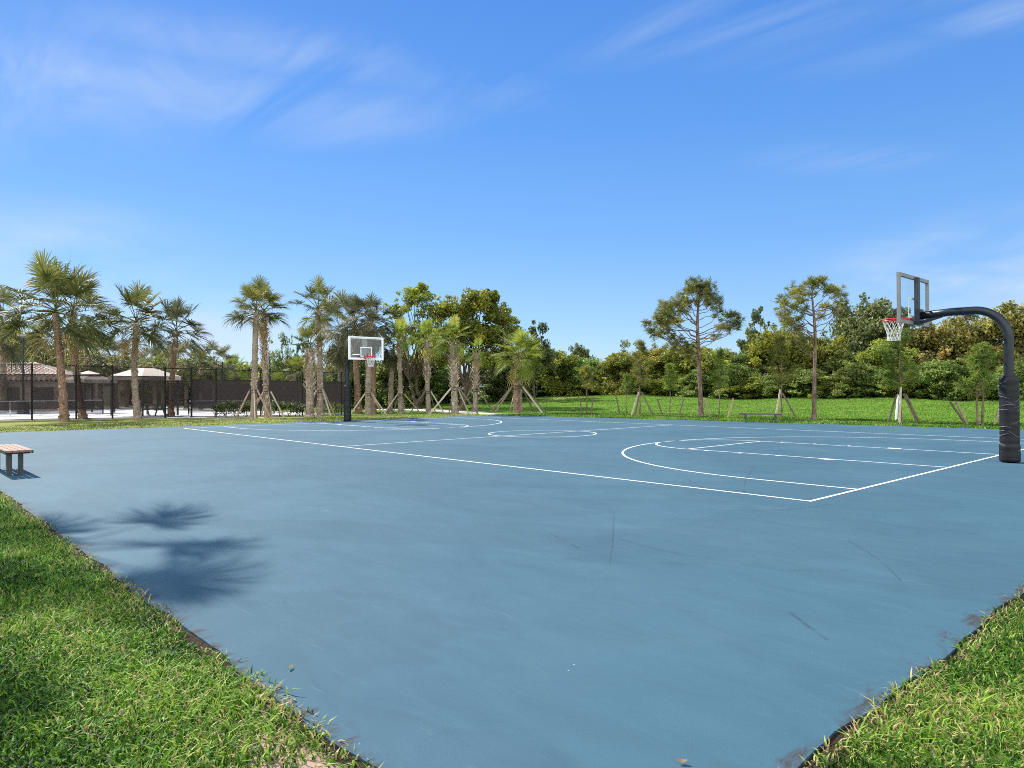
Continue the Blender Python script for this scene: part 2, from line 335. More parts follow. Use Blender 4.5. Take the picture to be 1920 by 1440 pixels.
def lawnmat():
    m, t, L, out = mat('lawn')
    g = N(t, 'ShaderNodeNewGeometry'); pos = g.outputs['Position']
    def noise(scale, detail=5, rough=.6, vec=pos):
        n = N(t, 'ShaderNodeTexNoise', inp={'Scale': scale, 'Detail': detail, 'Roughness': rough}); L(vec, n.inputs['Vector']); return n.outputs['Fac']
    fine = noise(14, 8, .75); mid = noise(1.1, 6); big = noise(.16, 4)
    r1 = ramp(t, [(.25, (.050, .128, .009)), (.5, (.084, .190, .013)), (.75, (.135, .250, .020))]); L(fine, r1.inputs[0])
    r2 = ramp(t, [(.3, (.10, .115, .025)), (.5, (.20, .20, .05)), (.72, (.36, .32, .13))]); L(fine, r2.inputs[0])
    sep = N(t, 'ShaderNodeSeparateXYZ'); L(pos, sep.inputs[0])
    # dry, yellowish turf on the strip towards the fence
    dx = N(t, 'ShaderNodeMapRange', interpolation_type='SMOOTHSTEP', inp={'From Min': -24.0, 'From Max': -29.0}); L(sep.outputs['X'], dx.inputs[0])
    dy = N(t, 'ShaderNodeMapRange', interpolation_type='SMOOTHSTEP', inp={'From Min': 17.0, 'From Max': 10.0}); L(sep.outputs['Y'], dy.inputs[0])
    dd = N(t, 'ShaderNodeMath', operation='MULTIPLY'); L(dx.outputs[0], dd.inputs[0]); L(dy.outputs[0], dd.inputs[1])
    mm = N(t, 'ShaderNodeMapRange', inp={'From Min': .42, 'From Max': .66, 'To Min': .0, 'To Max': .55}); L(mid, mm.inputs[0])
    ad = N(t, 'ShaderNodeMath', operation='MULTIPLY_ADD', inp={1: .72}); L(dd.outputs[0], ad.inputs[0])
    mm2 = N(t, 'ShaderNodeMath', operation='MULTIPLY', inp={1: .6}); L(mm.outputs[0], mm2.inputs[0]); L(mm2.outputs[0], ad.inputs[2]); ad.use_clamp = True
    mx = N(t, 'ShaderNodeMix', data_type='RGBA'); L(ad.outputs[0], mx.inputs['Factor']); L(r1.outputs[0], mx.inputs['A']); L(r2.outputs[0], mx.inputs['B'])
    col = mx.outputs['Result']
    def spot(c, rx, ry, colour, soft=.5, sc=1.3):
        nonlocal col
        s_ = N(t, 'ShaderNodeVectorMath', operation='SUBTRACT'); L(pos, s_.inputs[0]); s_.inputs[1].default_value = c
        q = N(t, 'ShaderNodeVectorMath', operation='MULTIPLY'); L(s_.outputs[0], q.inputs[0]); q.inputs[1].default_value = (1/rx, 1/ry, 0)
        ln = N(t, 'ShaderNodeVectorMath', operation='LENGTH'); L(q.outputs[0], ln.inputs[0])
        a = N(t, 'ShaderNodeMath', operation='MULTIPLY_ADD', inp={1: sc}); L(noise(3 / min(rx, ry), 5), a.inputs[0]); L(ln.outputs['Value'], a.inputs[2])
        mr = N(t, 'ShaderNodeMapRange', interpolation_type='SMOOTHSTEP', inp={'From Min': 1.0 + sc * .5, 'From Max': 1.0 + sc * .5 - soft}); L(a.outputs[0], mr.inputs[0])
        x = N(t, 'ShaderNodeMix', data_type='RGBA'); L(mr.outputs[0], x.inputs['Factor']); L(col, x.inputs['A']); x.inputs['B'].default_value = (*colour, 1); col = x.outputs['Result']
    # dark soil and thatch along the slab
    ox = N(t, 'ShaderNodeMath', operation='SUBTRACT', inp={1: 3.0}); L(sep.outputs['X'], ox.inputs[0])
    oy = N(t, 'ShaderNodeMath', operation='SUBTRACT', inp={0: -7.86}); L(sep.outputs['Y'], oy.inputs[1])
    om = N(t, 'ShaderNodeMath', operation='MAXIMUM'); L(ox.outputs[0], om.inputs[0]); L(oy.outputs[0], om.inputs[1])
    so_ = N(t, 'ShaderNodeMapRange', interpolation_type='SMOOTHSTEP', inp={'From Min': .20, 'From Max': .04}); L(om.outputs[0], so_.inputs[0])
    si = N(t, 'ShaderNodeMath', operation='GREATER_THAN', inp={1: -.3}); L(om.outputs[0], si.inputs[0])
    sx = N(t, 'ShaderNodeMath', operation='MULTIPLY'); L(so_.outputs[0], sx.inputs[0]); L(si.outputs[0], sx.inputs[1])
    x = N(t, 'ShaderNodeMix', data_type='RGBA'); L(sx.outputs[0], x.inputs['Factor']); L(col, x.inputs['A']); x.inputs['B'].default_value = (.05, .034, .024, 1); col = x.outputs['Result']
    p = P(1052, 748); spot((p[0], p[1], 0), 2.9, 4.0, (.46, .33, .19), .9)
    spot((2.35, -8.1, 0), 1.5, .22, (.50, .34, .27), .35, .5)              # bare pinkish sand beside the slab
    b = N(t, 'ShaderNodeBsdfPrincipled', inp={'Roughness': .95, 'Specular IOR Level': .1}); L(col, b.inputs['Base Color'])
    bp = N(t, 'ShaderNodeBump', inp={'Strength': .9, 'Distance': .05}); L(fine, bp.inputs['Height']); L(bp.outputs[0], b.inputs['Normal'])
    L(b.outputs[0], out.inputs[0]); return m

SLAB = [(3.0, -7.86), (3.0, 21.25), (-1.93, 20.75), (-9.6, 19.95), (-14.6, 19.45), (-25.8, 17.65), (-27.05, 16.4), (-27.1, 6.7), (-27.35, -2.0), (-27.9, -7.86)]
def courtmat():
    m, t, L, out = mat('court_acrylic')
    g = N(t, 'ShaderNodeNewGeometry'); pos = g.outputs['Position']; sep = N(t, 'ShaderNodeSeparateXYZ'); L(pos, sep.inputs[0])
    def noise(scale, detail=5, rough=.6, stretch=None, dist=0):
        n = N(t, 'ShaderNodeTexNoise', inp={'Scale': scale, 'Detail': detail, 'Roughness': rough, 'Distortion': dist})
        if stretch:
            mp = N(t, 'ShaderNodeMapping', inp={'Rotation': (0, 0, stretch[2]), 'Scale': (stretch[0], stretch[1], 1)}); L(pos, mp.inputs[0]); L(mp.outputs[0], n.inputs['Vector'])
        else: L(pos, n.inputs['Vector'])
        return n.outputs['Fac']
    big = noise(.32, 6, .6, None, 1.2); mid = noise(1.3, 7, .65, (1, 2.6, .7), .8); grain = noise(160, 3, .7)
    r = ramp(t, [(.28, (.036, .087, .121)), (.52, (.042, .095, .130)), (.74, (.049, .104, .139))]); L(big, r.inputs[0])
    r2 = ramp(t, [(.28, (.80, .82, .84)), (.5, (1, 1, 1)), (.72, (1.17, 1.15, 1.13))]); L(mid, r2.inputs[0])
    mu = N(t, 'ShaderNodeMix', data_type='RGBA', blend_type='MULTIPLY', inp={'Factor': .55}); L(r.outputs[0], mu.inputs['A']); L(r2.outputs[0], mu.inputs['B'])
    r3 = ramp(t, [(.3, (.86, .86, .86)), (.5, (1, 1, 1)), (.7, (1.15, 1.15, 1.15))]); L(grain, r3.inputs[0])
    mu2 = N(t, 'ShaderNodeMix', data_type='RGBA', blend_type='MULTIPLY', inp={'Factor': .7}); L(mu.outputs['Result'], mu2.inputs['A']); L(r3.outputs[0], mu2.inputs['B'])
    col = mu2.outputs['Result']
    # older coat under a newer one: broad patches with a fairly sharp border
    pn = noise(.17, 3, .5, None, 1.6); pm = N(t, 'ShaderNodeMapRange', interpolation_type='SMOOTHSTEP', inp={'From Min': .485, 'From Max': .505, 'To Min': .955, 'To Max': 1.03}); L(pn, pm.inputs[0])
    pv = N(t, 'ShaderNodeVectorMath', operation='SCALE'); L(col, pv.inputs[0]); L(pm.outputs[0], pv.inputs['Scale']); col = pv.outputs[0]
    g2 = noise(420, 2, .6); r4 = ramp(t, [(.3, (.80, .82, .84)), (.5, (1, 1, 1)), (.7, (1.2, 1.18, 1.16))]); L(g2, r4.inputs[0])
    mu3 = N(t, 'ShaderNodeMix', data_type='RGBA', blend_type='MULTIPLY', inp={'Factor': .8}); L(col, mu3.inputs['A']); L(r4.outputs[0], mu3.inputs['B']); col = mu3.outputs['Result']
    # chalky scuffs, pale
    sc = noise(.9, 8, .7, (1, 5, -.5), 2.0); ms = N(t, 'ShaderNodeMapRange', inp={'From Min': .62, 'From Max': .80, 'To Max': .34}); L(sc, ms.inputs[0])
    x = N(t, 'ShaderNodeMix', data_type='RGBA'); L(ms.outputs[0], x.inputs['Factor']); L(col, x.inputs['A']); x.inputs['B'].default_value = (.16, .22, .25, 1); col = x.outputs['Result']
    # specks of grit
    vo = N(t, 'ShaderNodeTexVoronoi', inp={'Scale': 3.1, 'Randomness': 1}); L(pos, vo.inputs['Vector'])
    mv = N(t, 'ShaderNodeMapRange', inp={'From Min': .022, 'From Max': .014, 'To Max': .5}); L(vo.outputs['Distance'], mv.inputs[0])
    cr = ramp(t, [(.45, (.03, .05, .06)), (.55, (.42, .47, .47))]); L(vo.outputs['Color'], cr.inputs[0])
    x = N(t, 'ShaderNodeMix', data_type='RGBA'); L(mv.outputs[0], x.inputs['Factor']); L(col, x.inputs['A']); L(cr.outputs[0], x.inputs['B']); col = x.outputs['Result']
    # dirt creeping in from the turf edges
    ex = N(t, 'ShaderNodeMath', operation='SUBTRACT', inp={0: 3.0}); L(sep.outputs['X'], ex.inputs[1])
    ey = N(t, 'ShaderNodeMath', operation='ADD', inp={1: 7.86}); L(sep.outputs['Y'], ey.inputs[0])
    mn = N(t, 'ShaderNodeMath', operation='MINIMUM'); L(ex.outputs[0], mn.inputs[0]); L(ey.outputs[0], mn.inputs[1])
    dn = noise(2.6, 8, .72, (2.4, 1, .15), .5)
    ss = N(t, 'ShaderNodeMath', operation='MULTIPLY_ADD', inp={1: -1.05}); L(dn, ss.inputs[0]); L(mn.outputs[0], ss.inputs[2])
    md = N(t, 'ShaderNodeMapRange', interpolation_type='SMOOTHSTEP', inp={'From Min': -.44, 'From Max': -.62, 'To Max': .85}); L(ss.outputs[0], md.inputs[0])
    x = N(t, 'ShaderNodeMix', data_type='RGBA'); L(md.outputs[0], x.inputs['Factor']); L(col, x.inputs['A']); x.inputs['B'].default_value = (.045, .030, .024, 1); col = x.outputs['Result']
    b = N(t, 'ShaderNodeBsdfPrincipled', inp={'Roughness': .8, 'Specular IOR Level': .14}); L(col, b.inputs['Base Color'])
    bp = N(t, 'ShaderNodeBump', inp={'Strength': .25, 'Distance': .004}); L(grain, bp.inputs['Height']); L(bp.outputs[0], b.inputs['Normal'])
    L(b.outputs[0], out.inputs[0]); return m
def linemat():
    m, t, L, out = mat('line_paint')
    g = N(t, 'ShaderNodeNewGeometry'); n = N(t, 'ShaderNodeTexNoise', inp={'Scale': 9, 'Detail': 8, 'Roughness': .7}); L(g.outputs['Position'], n.inputs['Vector'])
    r = ramp(t, [(.28, (.42, .50, .54)), (.45, (.68, .70, .70)), (.6, (.78, .78, .77))]); L(n.outputs['Fac'], r.inputs[0])
    b = N(t, 'ShaderNodeBsdfPrincipled', inp={'Roughness': .6}); L(r.outputs[0], b.inputs['Base Color']); L(b.outputs[0], out.inputs[0]); return m
def scuffmat():
    m, t, L, out = mat('rubber_scuff')
    g = N(t, 'ShaderNodeNewGeometry'); n = N(t, 'ShaderNodeTexNoise', inp={'Scale': 7, 'Detail': 6}); L(g.outputs['Position'], n.inputs['Vector'])
    mr = N(t, 'ShaderNodeMapRange', inp={'From Min': .35, 'From Max': .7, 'To Min': .08, 'To Max': .5}); L(n.outputs['Fac'], mr.inputs[0])
    b = N(t, 'ShaderNodeBsdfPrincipled', inp={'Roughness': .7, 'Base Color': (.03, .05, .07, 1)}); tp = N(t, 'ShaderNodeBsdfTransparent')
    mx = N(t, 'ShaderNodeMixShader'); L(mr.outputs[0], mx.inputs[0]); L(tp.outputs[0], mx.inputs[1]); L(b.outputs[0], mx.inputs[2]); L(mx.outputs[0], out.inputs[0]); return m
def tilemat():
    m, t, L, out = mat('roof_tile')
    tc = N(t, 'ShaderNodeTexCoord'); n = N(t, 'ShaderNodeTexNoise', inp={'Scale': 3, 'Detail': 5}); L(tc.outputs['Object'], n.inputs['Vector'])
    a = N(t, 'ShaderNodeAttribute', attribute_name='tint')
    ad = N(t, 'ShaderNodeMath', operation='MULTIPLY_ADD', inp={1: .5}); L(n.outputs['Fac'], ad.inputs[0]); L(a.outputs['Fac'], ad.inputs[2])
    r = ramp(t, [(.3, (.34, .22, .17)), (.6, (.55, .42, .35)), (1, (.7, .6, .52))]); L(ad.outputs[0], r.inputs[0])
    b = N(t, 'ShaderNodeBsdfPrincipled', inp={'Roughness': .85}); L(r.outputs[0], b.inputs['Base Color']); L(b.outputs[0], out.inputs[0]); return m
GRASS = leafmat('turf_blade', [(0, (.012, .032, .005)), (.3, (.045, .13, .010)), (.55, (.108, .245, .018)), (.74, (.27, .40, .05)), (.86, (.46, .42, .18)), (1, (.34, .22, .12))], .16, .6, .0, .2)

# ------------------------------------------------------------------ setting: lawn, court, paths
def build_lawn():
    xs = np.concatenate([[-900, -500, -300, -200, -150, -120], np.arange(-100, 30.1, 1.25), [40, 60, 100, 200, 400, 900]])
    ys = np.concatenate([[-600, -300, -150, -80, -50, -30], np.arange(-20, 90.1, 1.25), [100, 130, 170, 230, 350, 600, 900]])
    X, Y = np.meshgrid(xs, ys); V = np.stack([X, Y, gz(X, Y)], -1).reshape(-1, 3); nx = len(xs)
    fs = [(j*nx+i, j*nx+i+1, (j+1)*nx+i+1, (j+1)*nx+i) for j in range(len(ys)-1) for i in range(nx-1)]
    b = MB(); b.add(V, fs); o = b.build('lawn', lawnmat(), smooth=True); tag(o, kind='structure')
build_lawn()
def build_slab():
    b = MB(); n = len(SLAB)
    # a wandering edge where turf grows over the slab
    pts = []
    for i in range(n):
        a, c = np.array(SLAB[i]), np.array(SLAB[(i+1) % n]); k = max(2, int(np.linalg.norm(c - a) / .12)); nn = np.array([(c-a)[1], -(c-a)[0]]) / np.linalg.norm(c-a)
        for j in range(k):
            t = j / k; w = .018 * math.sin(j * .31 + i) + .012 * math.sin(j * .83) + random.uniform(-.008, .008)
            pts.append(a + (c - a) * t + nn * (w if 0 < j < k else 0))
    pts = np.array(pts); m = len(pts)
    top = np.c_[pts, np.zeros(m)]; bot = np.c_[pts, np.full(m, -.12)]
    b.add(np.r_[top, bot], [tuple(range(m))] + [(i, m+i, m+(i+1) % m, (i+1) % m) for i in range(m)])
    return tag(b.build('basketball_court', courtmat()), kind='structure')
court = build_slab()
M_line = linemat(); W, LEN, LW = 15.24, 25.6, .051
def strip(b, pts, w, z=.004, closed=False):
    pts = np.array(pts, float); t = np.gradient(pts, axis=0)
    if closed: t = np.roll(pts, -1, 0) - np.roll(pts, 1, 0)
    t /= np.linalg.norm(t, axis=1)[:, None]; nn = np.c_[-t[:, 1], t[:, 0]] * w / 2; m = len(pts)
    V = np.r_[np.c_[pts + nn, np.full(m, z)], np.c_[pts - nn, np.full(m, z)]]
    b.add(V, [(i, (i+1) % m, m + (i+1) % m, m + i)[::-1] for i in range(m if closed else m - 1)])
def arc(cx, cy, r, a0, a1, n=64): a = np.linspace(a0, a1, n); return np.c_[cx + r*np.cos(a), cy + r*np.sin(a)]
def rect(b, x0, y0, x1, y1, z=.004): b.add([[x0,y0,z],[x1,y0,z],[x1,y1,z],[x0,y1,z]], [(0,1,2,3)])
def build_lines():
    h = LW / 2; mid = W / 2
    b = MB()
    rect(b, -LEN - h, -h, h, h); rect(b, -LEN - h, W - h, h, W + h); rect(b, -h, h, h, W - h); rect(b, -LEN - h, h, -LEN + h, W - h)
    b.build('boundary_line', M_line, court)
    b = MB(); rect(b, -LEN/2 - h, h, -LEN/2 + h, mid - 1.83 - h); rect(b, -LEN/2 - h, mid - 1.83 + h, -LEN/2 + h, mid + 1.83 - h); rect(b, -LEN/2 - h, mid + 1.83 + h, -LEN/2 + h, W - h); b.build('halfway_line', M_line, court)
    b = MB(); strip(b, arc(-LEN/2, mid, 1.83, 0, 2*np.pi, 97)[:-1], LW, closed=True); b.build('centre_circle', M_line, court)
    for s in (0, 1):
        X = (lambda v: -v) if s == 0 else (lambda v: -LEN + v)
        sg = -1 if s == 0 else 1
        b = MB(); a = arc(0, 0, 6.02, -np.pi/2, np.pi/2, 90)
        pts = np.r_[[[h, -6.02]], a + [1.6, 0], [[h, 6.02]]]
        strip(b, np.c_[[X(p) for p in pts[:, 0]], pts[:, 1] + mid], LW); b.build('three_point_line', M_line, court)
        b = MB()
        for q in (-1, 1):
            xa, xb = sorted((X(h), X(5.79 + h))); rect(b, xa, mid + q*1.83 - h, xb, mid + q*1.83 + h)
            ybase = mid + q * (1.83 + h)
            for u, wd in ((2.13, .305), (3.35, .06), (4.27, .06), (5.18, .06)):     # lane blocks and marks outside the lane
                xa, xb = sorted((X(u), X(u + wd))); rect(b, xa, min(ybase, ybase + q*.13), xb, max(ybase, ybase + q*.13))
        xa, xb = sorted((X(5.79 - h), X(5.79 + h))); rect(b, xa, mid - 1.83 + h, xb, mid + 1.83 - h)
        b.build('lane_line', M_line, court)
        b = MB(); a = arc(0, 0, 1.83, -np.pi/2 + .014, np.pi/2 - .014, 60); strip(b, np.c_[[X(5.79 + h + p) for p in a[:, 0]], a[:, 1] + mid], LW); b.build('free_throw_circle', M_line, court)
    ms = scuffmat(); b = MB()
    def G(px, py): d = ray(px, py); t = -CAM[2] / d[2]; p = CAM + d * t; return p[:2]
    for pp, w in (
                     ([(1590, 1015), (1640, 1045), (1686, 1087)], .011), ([(1330, 955), (1450, 957), (1560, 945)], .02), ([(1150, 960), (1148, 1010), (1142, 1058)], .010), ([(1030, 1000), (1060, 1015), (1085, 1028)], .014),
                     ([(1160, 1010), (1210, 1025), (1270, 1038)], .012), ([(1480, 1148), (1515, 1175), (1550, 1200)], .026), ([(1395, 925), (1398, 900), (1415, 875)], .012), ([(1270, 890), (1300, 905), (1320, 915)], .014),
                     ([(1190, 855), (1250, 850), (1300, 848)], .016), ([(1395, 1060), (1500, 1070), (1600, 1068)], .009)):
        a, c, e = [np.array(G(*q)) for q in pp]; t = np.linspace(0, 1, 14)[:, None]
        strip(b, a * (1-t)**2 + (2*c - (a+e)/2) * 2*t*(1-t) + e * t**2, w, .008)
    b.build('scuff_mark', ms, court)
build_lines()
def ground_strip(name, pts, w, m, lift=.012, kind='structure', sub=8):
    pts = np.array(pts, float); q = []
    for i in range(len(pts)-1):
        for t in np.linspace(0, 1, sub, endpoint=False): q.append(pts[i]*(1-t) + pts[i+1]*t)
    q.append(pts[-1]); q = np.array(q); t = np.gradient(q, axis=0); t /= np.linalg.norm(t, axis=1)[:, None]; nn = np.c_[-t[:, 1], t[:, 0]]
    b = MB(); k = 4; V = []
    for s in np.linspace(-.5, .5, k):
        e = q + nn * w * s; V.append(np.c_[e, gz(e[:, 0], e[:, 1]) + lift])
    V = np.concatenate(V); m_ = len(q); b.add(V, [(r*m_+i, r*m_+i+1, (r+1)*m_+i+1, (r+1)*m_+i)[::-1] for r in range(k-1) for i in range(m_-1)])
    return tag(b.build(name, m), kind=kind)
ground_strip('footpath', [P(690, 768)[:2], P(760, 767.5)[:2], P(830, 770)[:2], P(900, 776)[:2], P(955, 778.3)[:2]], 1.7, M_conc)
ground_strip('gate_path', [(-43.0, 5.6), (-40.5, 5.6), (-38.2, 6.6), (-37.0, 8.4)], 1.6, M_conc)
ground_strip('mowing_strip', [(-33.4, -14), (-33.2, -4), (-33.4, .5)], .22, M_conc)
b = MB(); X, Y = np.meshgrid(np.linspace(-78, -41.9, 12), np.linspace(-30, 16.3, 16)); nx = 12
b.add(np.stack([X, Y, gz(X, Y) + .02], -1).reshape(-1, 3), [(j*nx+i, j*nx+i+1, (j+1)*nx+i+1, (j+1)*nx+i) for j in range(15) for i in range(11)])
tag(b.build('tennis_court_pavement', M_pad), kind='structure')

# ------------------------------------------------------------------ turf blades
def blades(name, pts, h, w, tint, lean=.8):
    k = len(pts); az = RNG.uniform(0, 2*np.pi, k); fa = RNG.uniform(0, 2*np.pi, k); ln = h * RNG.uniform(.3, 1.5, k) * lean
    d = np.c_[np.cos(az), np.sin(az)]; s = np.c_[np.cos(fa), np.sin(fa)] * (w/2)[:, None]
    V = np.zeros((k, 5, 3)); V[:, :, :2] = pts[:, None, :2]; z0 = pts[:, 2] - .005
    V[:, 0, :2] -= s; V[:, 1, :2] += s; V[:, 0, 2] = V[:, 1, 2] = z0
    V[:, 2, :2] += s * .9 + d * (ln * .35)[:, None]; V[:, 3, :2] += -s * .9 + d * (ln * .35)[:, None]; V[:, 2, 2] = V[:, 3, 2] = z0 + h * .62
    V[:, 4, :2] += d * ln[:, None]; V[:, 4, 2] = z0 + h * RNG.uniform(.6, 1.05, k)
    b = MB(); b.soup(V, tint, [(0, 1, 2, 3), (3, 2, 4)]); return b.build(name, GRASS)
_wav = [(RNG.uniform(.25, 1.6) , RNG.uniform(0, 6.3), RNG.uniform(0, 6.3), RNG.uniform(.6, 1)) for _ in range(14)]
def lowf(x, y, sc=1.0):
    v = 0
    for f, a, p, g in _wav: v = v + g * np.sin(sc * f * 2.2 * (x*np.cos(a) + y*np.sin(a)) + p)
    return v / 4.2
def turf(name, x0, x1, y0, y1, n, hh, ww, keep=None, dry=0.0, edge=None):
    p = np.c_[RNG.uniform(x0, x1, n), RNG.uniform(y0, y1, n)]
    if keep is not None: p = p[keep(p)]
    k = len(p); c = lowf(p[:, 0], p[:, 1]); c2 = lowf(p[:, 1] + 9, p[:, 0] - 4, 3.0)
    h = RNG.uniform(*hh, k) * (1 + .28 * np.clip(c2, -1, 1.2)); w = RNG.uniform(*ww, k)
    t = np.clip(RNG.normal(.37, .22, k) + .20 * c2 + .10 * c, .0, .72)
    straw = RNG.random(k) < np.clip(.16 + dry + .16 * c + .12 * c2 + (.55*np.exp(-np.maximum(edge(p), 0)/.07) if edge else 0), .01, .85)
    t = np.where(straw, RNG.uniform(.74, 1, k), t); h = np.where(straw, h * .8, h)
    o = blades(name, np.c_[p, gz(p[:, 0], p[:, 1])], h, w, t, 1.0)
    return tag(o, kind='stuff')
CX, CY = CAM[0], CAM[1]
def near_keep(fall):
    def f(p):
        d = np.hypot(p[:, 0]-CX, p[:, 1]-CY); return RNG.random(len(p)) < np.clip((fall / np.maximum(d, .5))**1.3, 0, 1)
    return f
def left_keep(p):
    k = near_keep(4.5)(p); edge = -7.86 - p[:, 1] + .05 * lowf(p[:, 0], p[:, 1], 3)
    bare = np.exp(-(((p[:, 0]-2.35)/1.2)**2 + ((p[:, 1]+8.02)/.17)**2) * 1.2)
    return k & (edge > -.05) & (RNG.random(len(p)) > 1.15 * bare) & (RNG.random(len(p)) < np.clip((.32 + edge / .14), 0, 1))
def right_keep(p):
    edge = p[:, 0] - 3.0 + .05 * lowf(p[:, 0], p[:, 1], 3); return near_keep(5.0)(p) & (edge > -.055) & (RNG.random(len(p)) < np.clip(.3 + edge / .14, 0, 1))
turf('turf_grass', -14, 5, -10.9, -7.80, 330000, (.028, .070), (.006, .012), left_keep, .02, lambda p: -7.86 - p[:, 1])
turf('turf_grass', 2.95, 7.5, -8.6, 2.0, 230000, (.035, .080), (.006, .012), right_keep, .08, lambda p: p[:, 0] - 3.0)
SL = np.array(SLAB)
def outside(p, grow=0.0):
    """points outside the slab outline"""
    x, y = p[:, 0], p[:, 1]; ins = np.zeros(len(p), bool); n = len(SL)
    for i in range(n):
        a, c = SL[i], SL[(i+1) % n]
        cond = ((a[1] > y) != (c[1] > y)) & (x < (c[0]-a[0]) * (y-a[1]) / (c[1]-a[1] + 1e-12) + a[0]); ins ^= cond
    return ~ins
def far_keep(p):
    return outside(p)
turf('turf_grass', 3.0, 16, 1.5, 19, 60000, (.04, .085), (.010, .02), None, -.05)
turf('turf_grass', -27, 12, 17.0, 25.5, 110000, (.05, .11), (.014, .028), far_keep, -.08)
turf('turf_grass', -50, 8, 25.5, 44, 190000, (.04, .075), (.010, .020), None, -.14)
turf('turf_grass', -33, -26.6, -10, 17.5, 70000, (.04, .09), (.014, .03), far_keep, .48)

# ------------------------------------------------------------------ basketball hoops
def rotz(p, a): c, s = math.cos(a), math.sin(a); return (p[0]*c - p[1]*s, p[0]*s + p[1]*c, p[2])
def make_hoop(label, loc, rz, painted_white):
    """pole at the origin, backboard towards local -x"""
    t = thing('basketball_hoop', label, 'basketball hoop', loc, rz, 'basketball hoops')
    b = MB(); rr = .62; arm = 3.12
    pts = [(0, 0, 0), (0, 0, 1.0), (0, 0, arm - rr - .25)] + [(-rr + rr*math.cos(a), 0, arm - rr + rr*math.sin(a)) for a in np.linspace(0, np.pi/2, 14)] + [(-1.0, 0, arm + .005), (-1.62, 0, arm - .03)]
    b.tube(pts, .084, 20); pole = b.build('pole', M_post, t, True)
    b = MB()                                                   # bracket between arm and board
    b.box((-1.64, 0, arm - .06), (.10, .26, .34)); b.beam((-1.2, 0, 3.05), (-1.62, 0, 2.93), .06, .06)
    b.build('bracket', M_post, t)
    b = MB(); prof = []
    zs = np.linspace(.015, 1.74, 60)
    for z in zs: prof.append((.170 + .0015*math.sin(z*19) + .0012*math.sin(z*43+1) + (.012 if z < .35 else 0) - (.02 if z < .03 or z > 1.71 else 0), z))
    prof = [(.06, .012)] + prof + [(.09, 1.75)]
    b.lathe((0, 0, 0), prof, 36); pad = b.build('pole_pad', M_pad_vinyl, t, True)
    b = MB()                                                   # creases of tape wound round the pad
    k0 = random.Random(3)
    for k in range(0 if painted_white else 44):
        z0 = .2 + 1.45 * k0.random(); a0 = k0.uniform(0, 6.28); sp = k0.uniform(.8, 2.6); sl = k0.uniform(-.10, .10)
        th = np.linspace(a0, a0 + sp, 22); q = np.array([[.178*math.cos(a), .178*math.sin(a), z0 + sl*(a-a0) + .012*math.sin(3*a)] for a in th])
        b.tube(q, .0016 + .0012*np.sin(np.linspace(0, np.pi, 22)), 5)
    if not painted_white: b.build('tape_crease', M_crease, pad)
    # backboard: 1.83 x 1.07 m, front face towards the court
    X = -1.75; y1, z0, z1 = .915, 2.90, 3.97
    root = MB(); root.box((X, 0, (z0+z1)/2), (.012, 2*y1 - .10, z1 - z0 - .10)); bd = root.build('backboard', M_glass, t)
    fr = MB(); e = .075 if not painted_white else .055
    fr.box((X, 0, z0 + e/2), (.06, 2*y1, e)); fr.box((X, 0, z1 - e/2), (.06, 2*y1, e))
    for s in (-1, 1): fr.box((X, s*(y1 - e/2), (z0+z1)/2), (.06, e, z1 - z0 - 2*e))
    fr.build('frame', M_white if painted_white else M_frame_grey, bd)
    st = MB(); st.box((X + .072, 0, (z0+z1)/2 - .01), (.08, .13, z1 - z0 - .05)); st.box((X + .045, .12, (z0+z1)/2), (.02, .10, z1 - z0 - .14))
    st.build('support_bar', M_steel if not painted_white else M_frame_grey, bd)
    sq = MB(); xw = X - .010; w2, h2, lw = .305, .457, .05; zb = 3.04
    sq.box((xw, 0, zb + h2 - lw/2), (.004, 2*w2, lw)); sq.box((xw, 0, zb + lw/2), (.004, 2*w2, lw))
    for s in (-1, 1): sq.box((xw, s*(w2 - lw/2), zb + h2/2), (.004, lw, h2 - 2*lw))
    if painted_white:
        sq.build('target_square', M_white, bd)
        bo = MB(); q = e + .002
        for zz in (z0 + q + .02, z1 - q - .02): bo.box((xw, 0, zz), (.004, 2*(y1 - q), .04))
        for s in (-1, 1): bo.box((xw, s*(y1 - q - .02), (z0+z1)/2), (.004, .04, z1 - z0 - 2*q - .08))
        bo.build('border_stripe', M_white, bd)
    else: sq.build('target_square', M_white, bd)
    r = MB(); rx = X - .03 - .15 - .23; zr = 3.05
    r.torus((rx, 0, zr), .232, .011); r.torus((rx, 0, zr - .035), .236, .009)
    r.box((X - .055, 0, zr - .02), (.05, .25, .15)); 
    for s in (-1, 1):
        r.beam((X - .05, s*.10, zr - .01), (rx + .12, s*.19, zr - .005), .02, .05)
        r.beam((X - .05, s*.10, zr - .09), (rx + .05, s*.225, zr - .03), .012, .03)
    rim = r.build('rim', M_red, t)
    n = MB(); k = 12; H = .44
    def rad(u): return .228 * (1 - u)**1.1 * .5 + .228*.5 + (-.01 * math.sin(u*3.14)) if u < .8 else .122 + .01*(u-.8)*5
    for i in range(k):
        for s in (-1, 1):
            q = []
            for u in np.linspace(0, 1, 13):
                a = 2*np.pi*(i + s * u * 2.0) / k; rr_ = rad(u); q.append((rx + rr_*math.cos(a), rr_*math.sin(a), zr - .03 - H*u))
            n.tube(q, .0065 if not painted_white else .010, 5)
    n.torus((rx, 0, zr - .03 - H), rad(1), .006, 24, 5)
    n.build('net', M_cord, rim)
    return t
M_pad_vinyl = simple('pad_vinyl', (.006, .0065, .009), .5, .3, 5, bump=.15, spec=.3)
M_crease = simple('tape_glint', (.20, .21, .24), .4, .3)
make_hoop('black gooseneck basketball hoop with tape-wrapped pole pad, its clear backboard seen from behind', (.55, 7.66, 0), 0, False)
